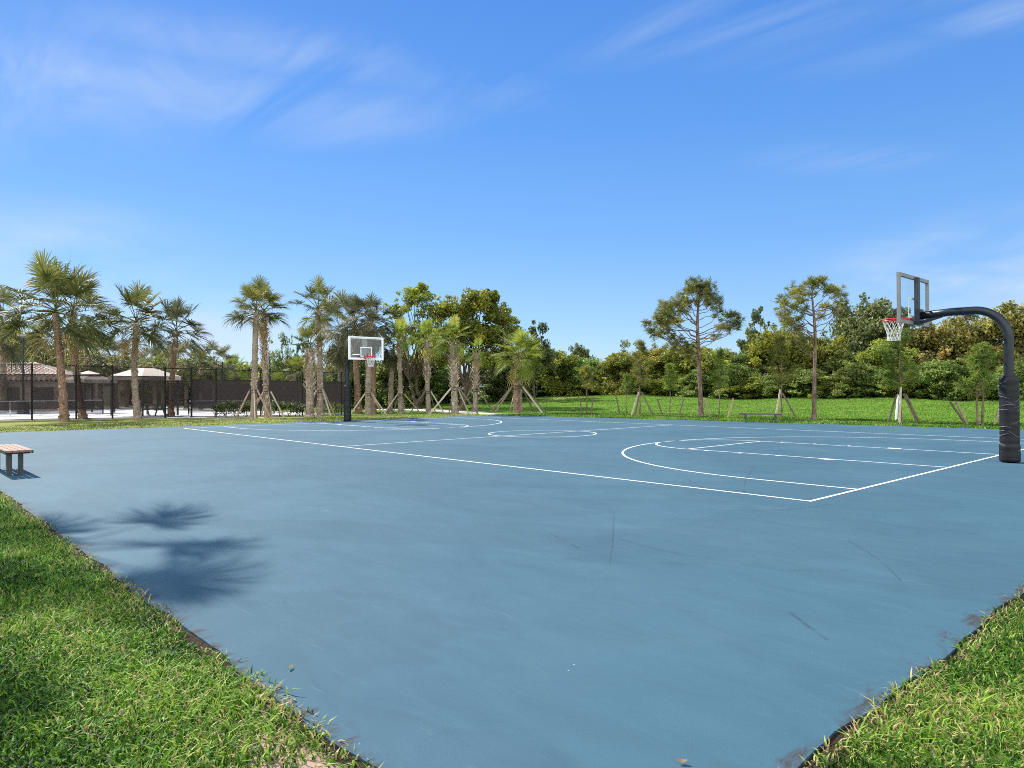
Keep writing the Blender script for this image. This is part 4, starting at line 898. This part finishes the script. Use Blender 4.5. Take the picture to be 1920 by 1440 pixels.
pine('taller left pine with broad open crown and long bare trunk', (1314, 782), [(0, -.05, .17), (.0, .6, .13), (-.05, 2.2, .115), (-.12, 3.9, .10), (-.16, 4.9, .085), (-.1, 5.8, .06), (.0, 6.7, .035), (.02, 7.3, .015)],
     [(-.1, 6.95, .75, .38), (.35, 6.8, .55, .4), (-.6, 6.6, .6, .4), (-1.0, 6.25, .55, .4), (.85, 6.35, .5, .35), (.6, 5.95, .4, .3), (-.55, 6.05, .5, .3), (.15, 6.3, .45, .3), (1.05, 5.95, .32, .25), (-1.75, 5.95, .5, .34), (-1.95, 5.5, .5, .3), (-1.5, 5.35, .45, .3), (-2.4, 5.05, .42, .26), (-2.75, 4.9, .3, .2),
      (-1.95, 4.85, .4, .2), (-1.35, 4.95, .35, .2), (1.45, 5.25, .5, .26), (1.75, 4.95, .38, .22), (1.3, 4.8, .35, .18), (2.0, 5.25, .25, .14), (-1.2, 4.1, .35, .18), (-.6, 3.8, .3, .18), (1.0, 4.3, .25, .15), (-2.1, 4.45, .3, .16), (-2.5, 4.55, .4, .3), (-2.05, 5.0, .5, .35), (-1.6, 4.3, .4, .3), (-1.55, 5.7, .5, .4), (-1.1, 5.6, .4, .3), (.5, 7.0, .35, .3), (1.6, 4.6, .4, .28), (.9, 5.5, .3, .25), (-.8, 3.4, .35, .25), (-1.4, 3.8, .35, .25)], 71, M_needle,
     extra=[((-.12, 4.2), (-1.6, 4.65, .3), .05), ((-.14, 4.1), (1.5, 4.35, -.3), .035), ((-.16, 4.75), (-1.1, 5.9, 0), .045), ((-.1, 3.6), (-1.1, 3.75, .4), .03)])
pine('thinner right pine with flat-topped crown of separate tufts', (1526, 788), [(0, -.05, .15), (.02, .5, .10), (.04, 2.0, .085), (.1, 3.9, .075), (.06, 4.7, .06), (-.02, 5.6, .04), (-.05, 6.3, .018)],
     [(-.2, 6.4, .5, .26), (.3, 6.35, .45, .28), (-.6, 6.2, .4, .26), (.65, 6.05, .3, .22), (-1.0, 5.85, .45, .3), (-1.35, 5.65, .35, .24), (-1.6, 5.3, .38, .24), (-1.7, 4.95, .25, .18), (1.0, 6.0, .34, .22), (1.3, 5.95, .3, .2), (1.6, 5.65, .25, .16), (.95, 5.4, .3, .16), (1.15, 5.1, .22, .14), (-.6, 5.5, .25, .2),
      (-.65, 4.7, .42, .25), (-1.25, 4.8, .38, .24), (-.95, 4.4, .34, .2), (-.45, 4.2, .3, .2), (.5, 5.0, .2, .14), (0, 5.9, .3, .2), (-1.45, 4.5, .35, .3), (-.5, 3.7, .35, .25), (-.9, 5.2, .35, .25), (-1.1, 3.9, .25, .2), (1.45, 5.35, .28, .2)], 72, M_needle,
     extra=[((.05, 4.6), (.95, 5.5, -.2), .035), ((.03, 4.9), (-.9, 5.5, .2), .03), ((.1, 3.7), (-.5, 4.25, .1), .035)])
def sapling(label, base, top_px, half_px, z0_px, seed, m, twin=None, dens=1.0, rt=.045):
    """young pine: thin stem with whorls of tufted twigs from z0 up"""
    x, y, z, d = P(*base); rng = np.random.default_rng(seed); t = thing('young_pine', label, 'young pine', (x, y, z), 0, 'young pines planted along the court')
    H = Z(base[0], top_px, d) - z; z0 = Z(base[0], z0_px, d) - z; w = half_px/F*d
    tr = MB(); cr = MB()
    for s, sx in enumerate([0] + ([twin] if twin else [])):
        o = np.array([RIGHT[0]*sx, RIGHT[1]*sx, 0]) if sx else np.zeros(3); hh = H*(1 if s == 0 else .85)
        q = np.array([o + np.array([rng.normal(0, .02), rng.normal(0, .02), f*hh - .05]) for f in np.linspace(0, 1, 9)]); tr.tube(q, np.linspace(rt, .012, 9), 8)
        nw = max(5, int((hh - z0) / .26)); 
        for i in range(nw):
            f = i / (nw - 1); zz = z0 + (hh - z0)*f; ww = w*(1 - .72*f**1.3)*rng.uniform(.75, 1.15)
            for k in range(4):
                a = rng.uniform(0, 6.28); L = ww*rng.uniform(.45, 1); e = o + np.array([math.cos(a)*L, math.sin(a)*L, zz + L*.35])
                limb(tr, o + np.array([0, 0, zz - .05]), e, .014, .006, rng, -.03, 4)
                tufts(cr, e*.5 + (o + np.array([0, 0, zz]))*.5, (.14, .14, .12), max(1, int(1.6*dens)), .24, rng, .44 + rng.normal(0, .12), 22); tufts(cr, e, (.13, .13, .12), max(1, int(3.2*dens)), .25, rng, .46 + rng.normal(0, .12), 22)
        tufts(cr, o + np.array([0, 0, hh]), (.1, .1, .15), 5, .2, rng, .5, 22)
    tr.build('trunk', BARK_PINE, t); cr.build('crown', m, t); return t
sapling('three-stemmed looking small young pine left of all the others', (1100, 777), 692, 18, 728, 81, M_needle)
sapling('thin sparse young pine beside a lone leaning stake', (1174.5, 779), 705, 14, 735, 82, M_needle_y, dens=.5, rt=.03)
sapling('young pine held by the largest wooden tripod props', (1200, 780.5), 645, 28, 722, 83, M_needle)
sapling('little bright pine between two inward-tied leaning stakes', (1257, 781), 688, 15, 730, 84, M_needle_y, dens=.7, rt=.035)
sapling('bright young pine right of the taller left pine', (1349, 784.5), 664, 18, 722, 85, M_needle_y, dens=.8, rt=.035)
sapling('bushy young pine behind the right end of the far bench', (1465.5, 785.5), 636, 30, 715, 86, M_needle)
sapling('bushiest young pine below the near hoop net', (1688, 794.5), 628, 44, 725, 87, M_needle_y, dens=2.0, rt=.07)
sapling('twin-stemmed yellow-green young pine left of the near pole', (1843, 798.5), 652, 32, 735, 88, M_needle_y, twin=-.22, dens=1.1, rt=.05)
def stake(label, foot, head_px, m, lean_d=0.0, w=.075):
    x, y, z, d = P(*foot); hx = (head_px[0]-foot[0])/F*d; hz = Z(head_px[0], head_px[1], d) - z
    b = MB(); b.beam((0, 0, -.15), (RIGHT[0]*hx + _f0[0]*lean_d, RIGHT[1]*hx + _f0[1]*lean_d, hz), w, w*.6, up=(_f0[0], _f0[1], 0))
    o = b.build('wooden_stake', m); o.location = (x, y, z); tag(o, label, 'wooden stake', 'stakes beside the young pines'); return o
for lab, f, h, m in [
    ('left dark stake of the small leftmost young pine', (1091.5, 777), (1087, 742), SD), ('right dark stake of the small leftmost young pine', (1107.5, 777.5), (1113, 744), SD),
    ('lone stake leaning left of the thin sparse young pine', (1164, 778.5), (1154, 738), SD),
    ('pale stake leaning steeply left of the largest propped young pine', (1182, 780), (1198, 735), SP), ('short dark stake beside the pale prop of the large-propped pine', (1190, 779.5), (1199, 738), SD), ('long dark stake leaning right of the large-propped pine', (1228.5, 780.5), (1203, 735), SD),
    ('stake leaning out left of the little bright pine', (1244, 780.5), (1232.5, 748), SD), ('stake leaning out right of the little bright pine', (1271, 781), (1282, 748), SD),
    ('stake between the taller left pine and the bright young pine', (1333, 783.5), (1321.5, 747), ST), ('stake leaning right of the bright young pine', (1363, 784.5), (1375, 747), ST),
    ('pale stake behind the far bench leaning to its pine', (1452.5, 785.5), (1463.5, 730), SP), ('dark stake right of the pine behind the far bench', (1496.5, 785), (1468, 738), SD),
    ('dark stake leaning left of the bushiest young pine', (1663.5, 792), (1682, 740), SD), ('white-painted stake against the bushiest young pine', (1679, 789), (1684.5, 740), M_white),
    ('stout weathered stake standing upright at the bushiest young pine', (1686, 795), (1689.5, 726), SP), ('first dark stake leaning right of the bushiest young pine', (1722, 792), (1695, 738), SD), ('second dark stake leaning right of the bushiest young pine', (1728, 794), (1699, 740), SD),
    ('outer stake leaning left of the twin-stemmed pine', (1816, 796.5), (1781.5, 753), SD), ('inner stake leaning left of the twin-stemmed pine', (1818.5, 797.5), (1793, 752), ST),
    ('stake leaning right of the twin-stemmed pine', (1861, 798), (1880, 752), ST), ('short stake half hidden behind the near pole pad', (1871.5, 799.5), (1892, 764), ST)]: stake(lab, f, h, m)
def wire(label, a, b_):
    x, y, z, d = P(*a[:2]); p = lambda q: np.array([RIGHT[0]*(q[0]-a[0])/F*d, RIGHT[1]*(q[0]-a[0])/F*d, Z(q[0], q[1], d) - z])
    t = np.linspace(0, 1, 9)[:, None]; u, v = p(a[2:]), p(b_); q = u*(1-t) + v*t; q[:, 2] -= .05*np.sin(t[:, 0]*np.pi)
    m = MB(); m.tube(q, .012, 5); o = m.build('guy_line', M_wire); o.location = (x, y, z); tag(o, label, 'guy line', 'lines tying stakes to young pines')
wire('line from the left leaning stake to the little bright pine', (1257, 781, 1233, 749), (1257, 742)); wire('line from the right leaning stake to the little bright pine', (1257, 781, 1281, 749), (1257, 743))
wire('line from the right stake to the bright young pine', (1349, 784.5, 1374, 748), (1349, 743)); wire('line from the left stakes to the twin-stemmed pine', (1843, 798.5, 1793, 752.5), (1843, 748)); wire('line from the right stake to the twin-stemmed pine', (1843, 798.5, 1879, 753), (1843, 747))

# ------------------------------------------------------------------ tennis fence
FX = -42.0
def fy(px): k = (px-960)/F; d = (CAM[0] - FX) / (.7397 - .6729*k); return CAM[1] + .6729*d + .7397*k*d
fence = thing('chain_link_fence', 'tall black chain-link fence with brown windscreen round the tennis courts', 'fence', (FX, 0, 0))
ye = 16.4; posts = [-22, -18.2, -14.4, -10.6, -6.8, fy(60), fy(143), fy(211), fy(310), fy(359), fy(405), fy(489), fy(567), fy(640), ye]
def g0(y): return float(gz(FX, y))
for y in posts:
    b = MB(); b.tube([(0, y, g0(y) - .05), (0, y, g0(y) + 3.1)], .048 if y not in posts[8:10] else .06, 10); b.tube([(0, y, g0(y) + 3.1), (0, y, g0(y) + 3.16)], [.055, .02], 10); b.build('post', M_black, fence)
ga, gb = fy(312.5), fy(356.5)
def run(y0, y1, z0, z1, m, name, off):
    b = MB(); ys = np.arange(y0, y1, 1.0).tolist() + [y1]; V = [[off, y, g0(y) + zz] for y in ys for zz in (z0, z1)]
    b.add(V, [(2*i, 2*i+2, 2*i+3, 2*i+1) for i in range(len(ys)-1)]); return b.build(name, m, fence)
def rail(y0, y1, zz, r=.021):
    b = MB(); ys = np.arange(y0, y1, 1.5).tolist() + [y1]; b.tube([(0, y, g0(y) + zz) for y in ys], r, 8); b.build('rail', M_black, fence)
rail(-22, ye, 3.05, .024); rail(-22, ga, 2.52); rail(gb, ye, 2.40); rail(-22, ga, .05); rail(gb, ye, .05); rail(ga, gb, 2.25)
run(-22, ga, .02, 3.04, M_link, 'wire_mesh', .03); run(gb, ye, .02, 3.04, M_link, 'wire_mesh', .03); run(ga, gb, 2.27, 3.04, M_link, 'wire_mesh', .03)
run(-22, ga - .06, .58, 2.50, M_screen, 'windscreen', .045); run(gb + .06, ye - .05, .55, 2.42, M_screen2, 'windscreen', .045)
b = MB(); xs = np.linspace(FX, -70, 8); b.add([[x - FX, ye, float(gz(x, ye)) + zz] for x in xs for zz in (.02, 3.0)], [(2*i, 2*i+2, 2*i+3, 2*i+1) for i in range(7)]); b.build('wire_mesh', M_link, fence)
b = MB(); b.add([[x - FX, ye - .03, float(gz(x, ye)) + zz] for x in xs for zz in (.5, 2.4)], [(2*i, 2*i+2, 2*i+3, 2*i+1) for i in range(7)]); b.build('windscreen', M_screen2, fence)
b = MB(); b.tube([(x - FX, ye, float(gz(x, ye)) + 3.02) for x in xs], .024, 8); b.build('rail', M_black, fence)
for x in (-46, -50, -54, -58, -62, -66): b = MB(); b.tube([(x - FX, ye, g0(ye) - .05), (x - FX, ye, g0(ye) + 3.08)], .045, 8); b.build('post', M_black, fence)
gate = thing('fence_gate', 'black framed chain-link gate with windscreen beside the smooth trunked palm', 'gate', (FX, (ga+gb)/2, g0((ga+gb)/2)))
hw = (gb - ga)/2 - .07; b = MB()
for s in (-1, 1): b.tube([(.0, s*hw, .08), (0, s*hw, 2.18)], .028, 8)
for zz in (.10, 1.1, 2.16): b.tube([(0, -hw, zz), (0, hw, zz)], .024, 8)
b.build('gate_frame', M_black, gate)
b = MB(); b.add([[.03, -hw, .6], [.03, hw, .6], [.03, hw, 2.15], [.03, -hw, 2.15]], [(0, 1, 2, 3)]); b.build('windscreen', M_screen, gate)
b = MB(); b.add([[.02, -hw, .1], [.02, hw, .1], [.02, hw, 2.15], [.02, -hw, 2.15]], [(0, 1, 2, 3)]); b.build('wire_mesh', M_link, gate)
b = MB(); b.box((.05, hw - .05, 1.05), (.06, .12, .16)); b.tube([(.08, hw - .05, 1.0), (.12, hw - .05, 1.0), (.12, hw - .05, 1.14), (.08, hw - .05, 1.14)], .01, 6); b.build('latch', M_black, gate)

# hedge in front of the fence
def hedge(label, px0, px1, y0, y1, hh, seed):
    rng = np.random.default_rng(seed); a = D(px0, y0); c = D(px1, y1); t = thing('clipped_hedge', label, 'hedge', a, 0, 'hedge pieces along the fence')
    v = np.array(c) - np.array(a); L = np.linalg.norm(v[:2]); b = MB(); w = MB(); n = int(L/.28)
    for i in range(n):
        f = (i+.5)/n; o = v*f
        for k in range(3):
            p = o + np.array([rng.normal(0, .18), rng.normal(0, .18), rng.uniform(.42, hh - .18)]); leaves(b, p, .30, 60, .12, rng, .36 + rng.normal(0, .1))
        leaves(b, o + np.array([rng.normal(0, .1), rng.normal(0, .1), .32]), .26, 14, .12, rng, .3)
        if i % 2 == 0:
            for k in range(3): limb(w, o + rng.normal(0, .1, 3)*[1, 1, 0], o + np.array([rng.normal(0, .2), rng.normal(0, .2), .55]), .018, .01, rng)
    w.build('stem', BARK_TREE, t); b.build('foliage', LEAF_DARK, t)
hedge('clipped hedge in front of the dense windscreen, left of the braced tall palms', 402, 476, 43.5, 45, 1.05, 91)
hedge('clipped hedge between the braced pair of palms and the stout palm', 502, 572, 45.5, 47, 1.0, 92)
hedge('short clipped hedge right of the slim palm and left of the far hoop', 606, 634, 48.0, 48.6, .95, 93)

# inside the tennis enclosure
def court_net(label, xx, ya, yb):
    t = thing('court_net', label, 'net', (xx, ya, float(gz(xx, ya)) + .02), 0, 'nets on the fenced courts'); L = yb - ya
    b = MB(); b.add([[0, 0, .08], [0, L, .08], [0, L, .9], [0, 0, .9]], [(0, 1, 2, 3)]); b.build('mesh', M_net, t)
    b = MB(); b.box((0, L/2, .93), (.03, L, .07)); b.build('tape', M_tape, t)
    for y in (0, L): b = MB(); b.tube([(0, y, 0), (0, y, 1.0)], .04, 8); b.build('post', M_black, t)
    b = MB(); b.box((.02, L/2, .45), (.02, .06, .9)); b.build('centre_strap', M_tape, t)
court_net('low net with white tape on the fenced court behind the far-left palms', -50, -8.0, 2.4)
court_net('net with white tape behind the dense windscreen right of the gate', -49.5, 7.8, 14.4)
court_net('farther net seen above the first one through the left windscreen', -58, -12, -2.5)
def picnic(label, px, d, rz):
    x, y, z = D(px, d); t = thing('picnic_table', label, 'picnic table', (x, y, z + .02), rz)
    b = MB(); b.box((0, 0, .72), (1.7, .75, .06)); b.build('table_top', M_table, t)
    for s in (-1, 1):
        b = MB(); b.box((0, s*.68, .44), (1.7, .28, .05)); b.build('seat', M_table, t)
        b = MB(); b.beam((s*.55, -.62, 0), (s*.55, -.22, .69), .09, .06, up=(1, 0, 0)); b.beam((s*.55, .62, 0), (s*.55, .22, .69), .09, .06, up=(1, 0, 0)); b.box((s*.55, 0, .38), (.06, 1.4, .07)); b.build('leg', M_table, t)
picnic('dark picnic table under the tan canopy, beside the straight brown palm', 285, 47.5, .8)
def canopy(label, px, d, half, eave_px, apex_px, cap):
    x, y, z = D(px, d); t = thing('shade_canopy', label, 'shade canopy', (x, y, z), .45, 'tan shade canopies')
    e = Z(px, eave_px, d) - z; a = Z(px, apex_px, d) - z; h = half
    b = MB(); k = .22*h; cs = [(-h, -h), (h, -h), (h, h), (-h, h)]; V = [(*c, e) for c in cs] + [(q[0]*k/h, q[1]*k/h, a) for q in cs]
    b.add(V, [(0, 1, 5, 4), (1, 2, 6, 5), (2, 3, 7, 6), (3, 0, 4, 7), (4, 5, 6, 7)]); b.build('canopy_top', M_tan, t)
    b = MB(); b.add([(*c, e - .004) for c in cs] + [(*c, e - .26) for c in cs], [(0, 4, 5, 1), (1, 5, 6, 2), (2, 6, 7, 3), (3, 7, 4, 0)]); b.build('valance', M_tan, t)
    if cap:
        b = MB(); k2 = .42*h; V = [(q[0]*k2/h, q[1]*k2/h, a + .03) for q in cs] + [(0, 0, a + .28)]; b.add(V, [(0, 1, 4), (1, 2, 4), (2, 3, 4), (3, 0, 4)]); b.build('vent_cap', M_tan, t)
    for sx in (-1, 1):
        for sy in (-1, 1): b = MB(); b.box((sx*(h - .15), sy*(h - .15), e/2), (.10, .10, e)); b.build('post', M_steel, t)
canopy('larger tan canopy with plain hipped top by the straight brown palm', 272, 47.5, 1.55, 705.5, 690, False)
canopy('smaller tan canopy with vented double top left of the larger one', 166, 53, 1.35, 712, 702, True)
def lamp(label, px, top_px, d, base=False, arm=0):
    x, y, z = D(px, d); H = Z(px, top_px, d) - z; t = thing('lamp_post', label, 'lamp post', (x, y, z), YAW, 'lamp posts in the background')
    b = MB(); b.tube([(0, 0, 0), (0, 0, H)], [.085, .06], 10); b.build('pole', M_post, t)
    b = MB()
    if arm: b.tube([(0, 0, H - .3), (arm*.3, 0, H - .06), (arm, 0, H)], .035, 8); b.box((arm*1.15, 0, H), (.6, .26, .12))
    else: b.box((0, 0, H + .05), (.62, .34, .14)); b.tube([(0, 0, H - .1), (0, 0, H)], .1, 8)
    b.build('lamp_head', M_frame_grey, t)
    if base: b = MB(); b.box((0, 0, .5), (.5, .5, 1.0)); b.build('base_block', M_steel, t)
lamp('lamp post with square dark base before the tiled roof at far left', 43.5, 630, 49, True)
lamp('lamp post behind the shaggy boot-covered palm, above the fence', 505.5, 668, 58)
lamp('lamp post with side arm left of the white backboard', 629.5, 660, 60, False, -1.6)
lamp('slim grey lamp post right of the leaning palm at far left', 145.5, 612, 52)
lamp('lamp post with curved arm over the dense windscreen', 417, 678, 66, False, -1.4)

# ------------------------------------------------------------------ houses beyond the fence
def house_tiled():
    d = 62; x, y, z = D(40, d); t = thing('tiled_house', 'low house with brown barrel-tiled hip roof at far left behind the fence', 'house', (x, y, z), YAW + .25)
    hw, hd = 6.2, 4.2; e = Z(40, 713, d) - z; rdg = Z(40, 682, d) - z
    b = MB(); b.box((-1, 0, e/2 - .3), (2*hw - 1.0, 2*hd - 1.0, e + .4)); b.build('wall', M_cream, t)
    b = MB(); o = -1.0
    V = [(o-hw, -hd, e), (o+hw, -hd, e), (o+hw, hd, e), (o-hw, hd, e), (o-hw+hd, 0, rdg), (o+hw-hd, 0, rdg)]
    b.add(V, [(0, 1, 5, 4), (1, 2, 5), (2, 3, 4, 5), (3, 0, 4), (0, 3, 2, 1)], .1)
    rng = np.random.default_rng(5)
    for (A, B, Cc, Dd) in ((0, 1, 5, 4), (1, 2, 5, 5)):                 # barrel tiles in courses up each slope in view
        A, B, Cc, Dd = [np.array(V[i]) for i in (A, B, Cc, Dd)]; rows = 13
        for r in range(rows):
            f0, f1 = r/rows, (r+1.12)/rows; l0, l1 = A + (Dd-A)*f0, B + (Cc-B)*f0; n = int(np.linalg.norm(l1-l0)/.36)
            up = (Dd - A + Cc - B)/2*(1.12/rows)
            if abs(up[2]) < 1e-6: continue
            for k in range(n):
                p = l0 + (l1-l0)*(k+.5)/max(n, 1); q = p + np.array([0, 0, 1])*0 + (np.array([0, up[1], up[2]]) if A[1] < -1 and B[1] < -1 else np.array([up[0], 0, up[2]]))
                b.tube([p + np.array([0, 0, .05]), q + np.array([0, 0, .02])], [.15, .11], 7, .3 + .5*rng.random())
    b.build('roof', M_tile, t)
    for wx in (-3.5, .5, 3.0):
        b = MB(); b.box((wx, -hd + .48, 1.35), (1.5, .06, 1.2)); b.build('window', M_steel, t)
M_tile = tilemat(); house_tiled()
def house_pale():
    d = 92; x, y, z = D(190, d); t = thing('pale_house', 'pale house with light hip roof between the palms behind the canopies', 'house', (x, y, z), YAW + .1)
    e = Z(190, 702, d) - z; rg = Z(190, 682, d) - z; hw, hd = 4.6, 3.5
    b = MB(); b.box((0, 0, e/2), (2*hw - .8, 2*hd - .8, e)); b.build('wall', M_cream, t)
    b = MB(); V = [(-hw, -hd, e), (hw, -hd, e), (hw, hd, e), (-hw, hd, e), (-hw+hd, 0, rg), (hw-hd, 0, rg)]; b.add(V, [(0, 1, 5, 4), (1, 2, 5), (2, 3, 4, 5), (3, 0, 4), (0, 3, 2, 1)]); b.build('roof', M_roofpale, t)
    for wx in (-2.6, -.8, 2.2): b = MB(); b.box((wx, -hd + .39, e - 1.0), (.9, .06, 1.0)); b.build('window', M_steel, t)
house_pale()

# ------------------------------------------------------------------ palms and trees beyond the fence
def bg_proto(seed, elmin, nf, dead, leafm):
    t = thing('fan_palm', 'prototype', 'palm tree', (0, 0, 0)); palm_parts(t, [(0, 0, 0), (.05, 0, 2), (0, .05, 4.2)], .2, .17, 2.2, nf, elmin, .3, leafm, BARK_GREY, seed, droop=1.2, tint=.46, dead=dead); return t
BP = [bg_proto(201, R(-60), 34, 6, M_palm_grey), bg_proto(202, R(-40), 26, 3, M_palm), bg_proto(203, R(-66), 40, 8, M_palm_y)]
bused = set()
def bg_palm(k, px, d, top_px, label, m=None, wide=1.0):
    x, y, z = D(px, d); H = Z(px, top_px, d) - z; s = H / 6.0; r = BP[k]; sc = (s*wide, s*wide, s)
    if k not in bused: bused.add(k); t = r; t.location = (x, y, z); t.scale = sc; t.rotation_euler = (0, 0, random.uniform(0, 6)); tag(t, label, 'palm tree', 'palms beyond the fence')
    else: t = dup(r, (x, y, z), random.uniform(0, 6.28), sc, label, 'palms beyond the fence', {'crown': m} if m else None, 'palm tree')
for a in [(0, -40, 66, 585, 'palm outside the view at far left'), (0, 5, 58, 548, 'palm cut by the left edge of the picture, high crown'), (2, 28, 64, 640, 'yellowish palm in front of the tiled roof at far left', M_palm_y), (0, 72, 70, 636, 'grey palm above the tiled roof ridge', M_palm_grey),
          (1, 100, 74, 652, 'palm peeping between the two red-trunked palms', M_palm), (0, 166, 66, 628, 'shaggy palm over the smaller tan canopy', M_palm_grey), (2, 188, 72, 640, 'palm with yellowing skirt behind the smaller canopy', M_palm_y), (0, 217, 68, 642, 'palm left of the straight brown palm, behind the fence post', M_palm_grey),
          (1, 238, 76, 662, 'low palm just behind the larger tan canopy', M_palm), (0, 290, 66, 652, 'palm between the canopy and the gate palm', M_palm_grey), (2, 306, 70, 660, 'yellow-skirted palm behind the gate', M_palm_y), (0, 350, 66, 648, 'grey-green palm right of the gate palm', M_palm_grey),
          (1, 376, 64, 660, 'round palm above the gate end of the dense windscreen', M_palm), (0, 402, 68, 650, 'pale palm crown under the curved lamp arm', M_palm_grey, 1.1), (0, 440, 74, 672, 'low bushy palm left of the grey-ringed palm', M_palm_y, 1.2),
          (1, 553, 60, 672, 'golden palm glowing above the windscreen left of the stout palm', M_palm_y, 1.2), (1, 618, 66, 662, 'small palm right of the slim palm beyond the fence', M_palm), (2, 642, 70, 655, 'golden leaved palm left of the far backboard', M_palm_y), (0, 640, 58, 566, 'bushy grey palm behind the left edge of the backboard', M_palm_grey)]: bg_palm(*a)
BT = [('round', 'y', -10, 82, 150, 600, 'yellow-leaved tree beyond the far-left palm'), ('bush', 'o', 60, 90, 170, 640, 'olive tree far behind the tiled roof'), ('round', 'o', 130, 95, 150, 650, 'tree far behind the red-trunked palms'), ('bush', 'd', 215, 100, 150, 668, 'dark tree far behind the pale house'),
      ('airy', 'd', 268, 90, 80, 650, 'pale twiggy tree right of the straight brown palm'), ('bush', 'o', 320, 92, 140, 665, 'bush far behind the gate'), ('bush', 'd', 400, 95, 130, 672, 'dark foliage low behind the lamp arm'), ('bush', 'y', 440, 92, 90, 690, 'golden bush behind the dense windscreen, left of the tall palms'),
      ('bush', 'o', 490, 90, 120, 672, 'olive foliage between the braced pair of palms'), ('airy', 'd', 520, 80, 44, 600, 'slender bare-branched tree right of the braced pair'), ('airy', 'd', 552, 78, 70, 612, 'twiggy dark tree above the golden palm'), ('open', 'd', 566, 76, 60, 640, 'dark tree behind the short stout palm'),
      ('bush', 'o', 560, 84, 120, 676, 'olive bush above the windscreen left of the stout palm'), ('bush', 'g', 600, 80, 90, 680, 'green bush between slim palm and far hoop'), ('bush', 'y', 645, 74, 70, 662, 'golden bush left of the far hoop pole'), ('bush', 'o', -90, 85, 170, 610, 'tree outside the view at far left'), ('round', 'd', 380, 110, 160, 668, 'distant dark tree right of the gate palm')]
for kind, m, px, d, w, top, lab in BT: line_tree(kind, m, px, d, w, top, lab, 'trees beyond the fence')

# ------------------------------------------------------------------ tree whose shadow falls on the court, and small litter
t = thing('sabal_palm', 'palm standing outside the view whose shadow falls on the near court edge', 'palm tree', (-17.7, -9.15, -.03)); palm_parts(t, [(0, 0, 0), (.1, 0, 5), (0, 0, 12.0)], .2, .17, 2.5, 10, R(-8), .2, M_palm, BARK_GREY, 31, droop=1.1)
t = thing('sabal_palm', 'palm standing outside the view whose shade dapples the lower left turf', 'palm tree', (-15.6, -10.75, -.01)); palm_parts(t, [(0, 0, 0), (-.1, 0, 5), (0, 0, 12.2)], .2, .17, 2.0, 15, R(-20), .2, M_palm, BARK_GREY, 33, droop=1.0)
lr = np.random.default_rng(9)
for i, (px, py, lab) in enumerate([(545, 1255, 'dry leaf on the blue court near the lower left turf'), (355, 886, 'dark fallen leaf on the blue court beyond the near-left bench'), (1278, 1433, 'curled pale leaf at the bottom edge near the right turf')]):
    d = ray(px, py); p = CAM + d*(-CAM[2]/d[2]); b = MB(); a = lr.uniform(0, 6.28); L = .05
    V = []
    for u in np.linspace(-1, 1, 7):
        w = .28*(1 - u*u)**.7; V += [(u*L/2*math.cos(a) - w*L*math.sin(a)*.8, u*L/2*math.sin(a) + w*L*math.cos(a)*.8, .010 + .008*u*u), (u*L/2*math.cos(a) + w*L*math.sin(a)*.8, u*L/2*math.sin(a) - w*L*math.cos(a)*.8, .012 + .006*abs(u))]
    b.add(V, [(2*i, 2*i+2, 2*i+3, 2*i+1) for i in range(6)], .95); o = b.build('fallen_leaf', M_palm_grey); o.location = (p[0], p[1], 0.002); tag(o, lab, 'fallen leaf', 'leaf litter on the court')
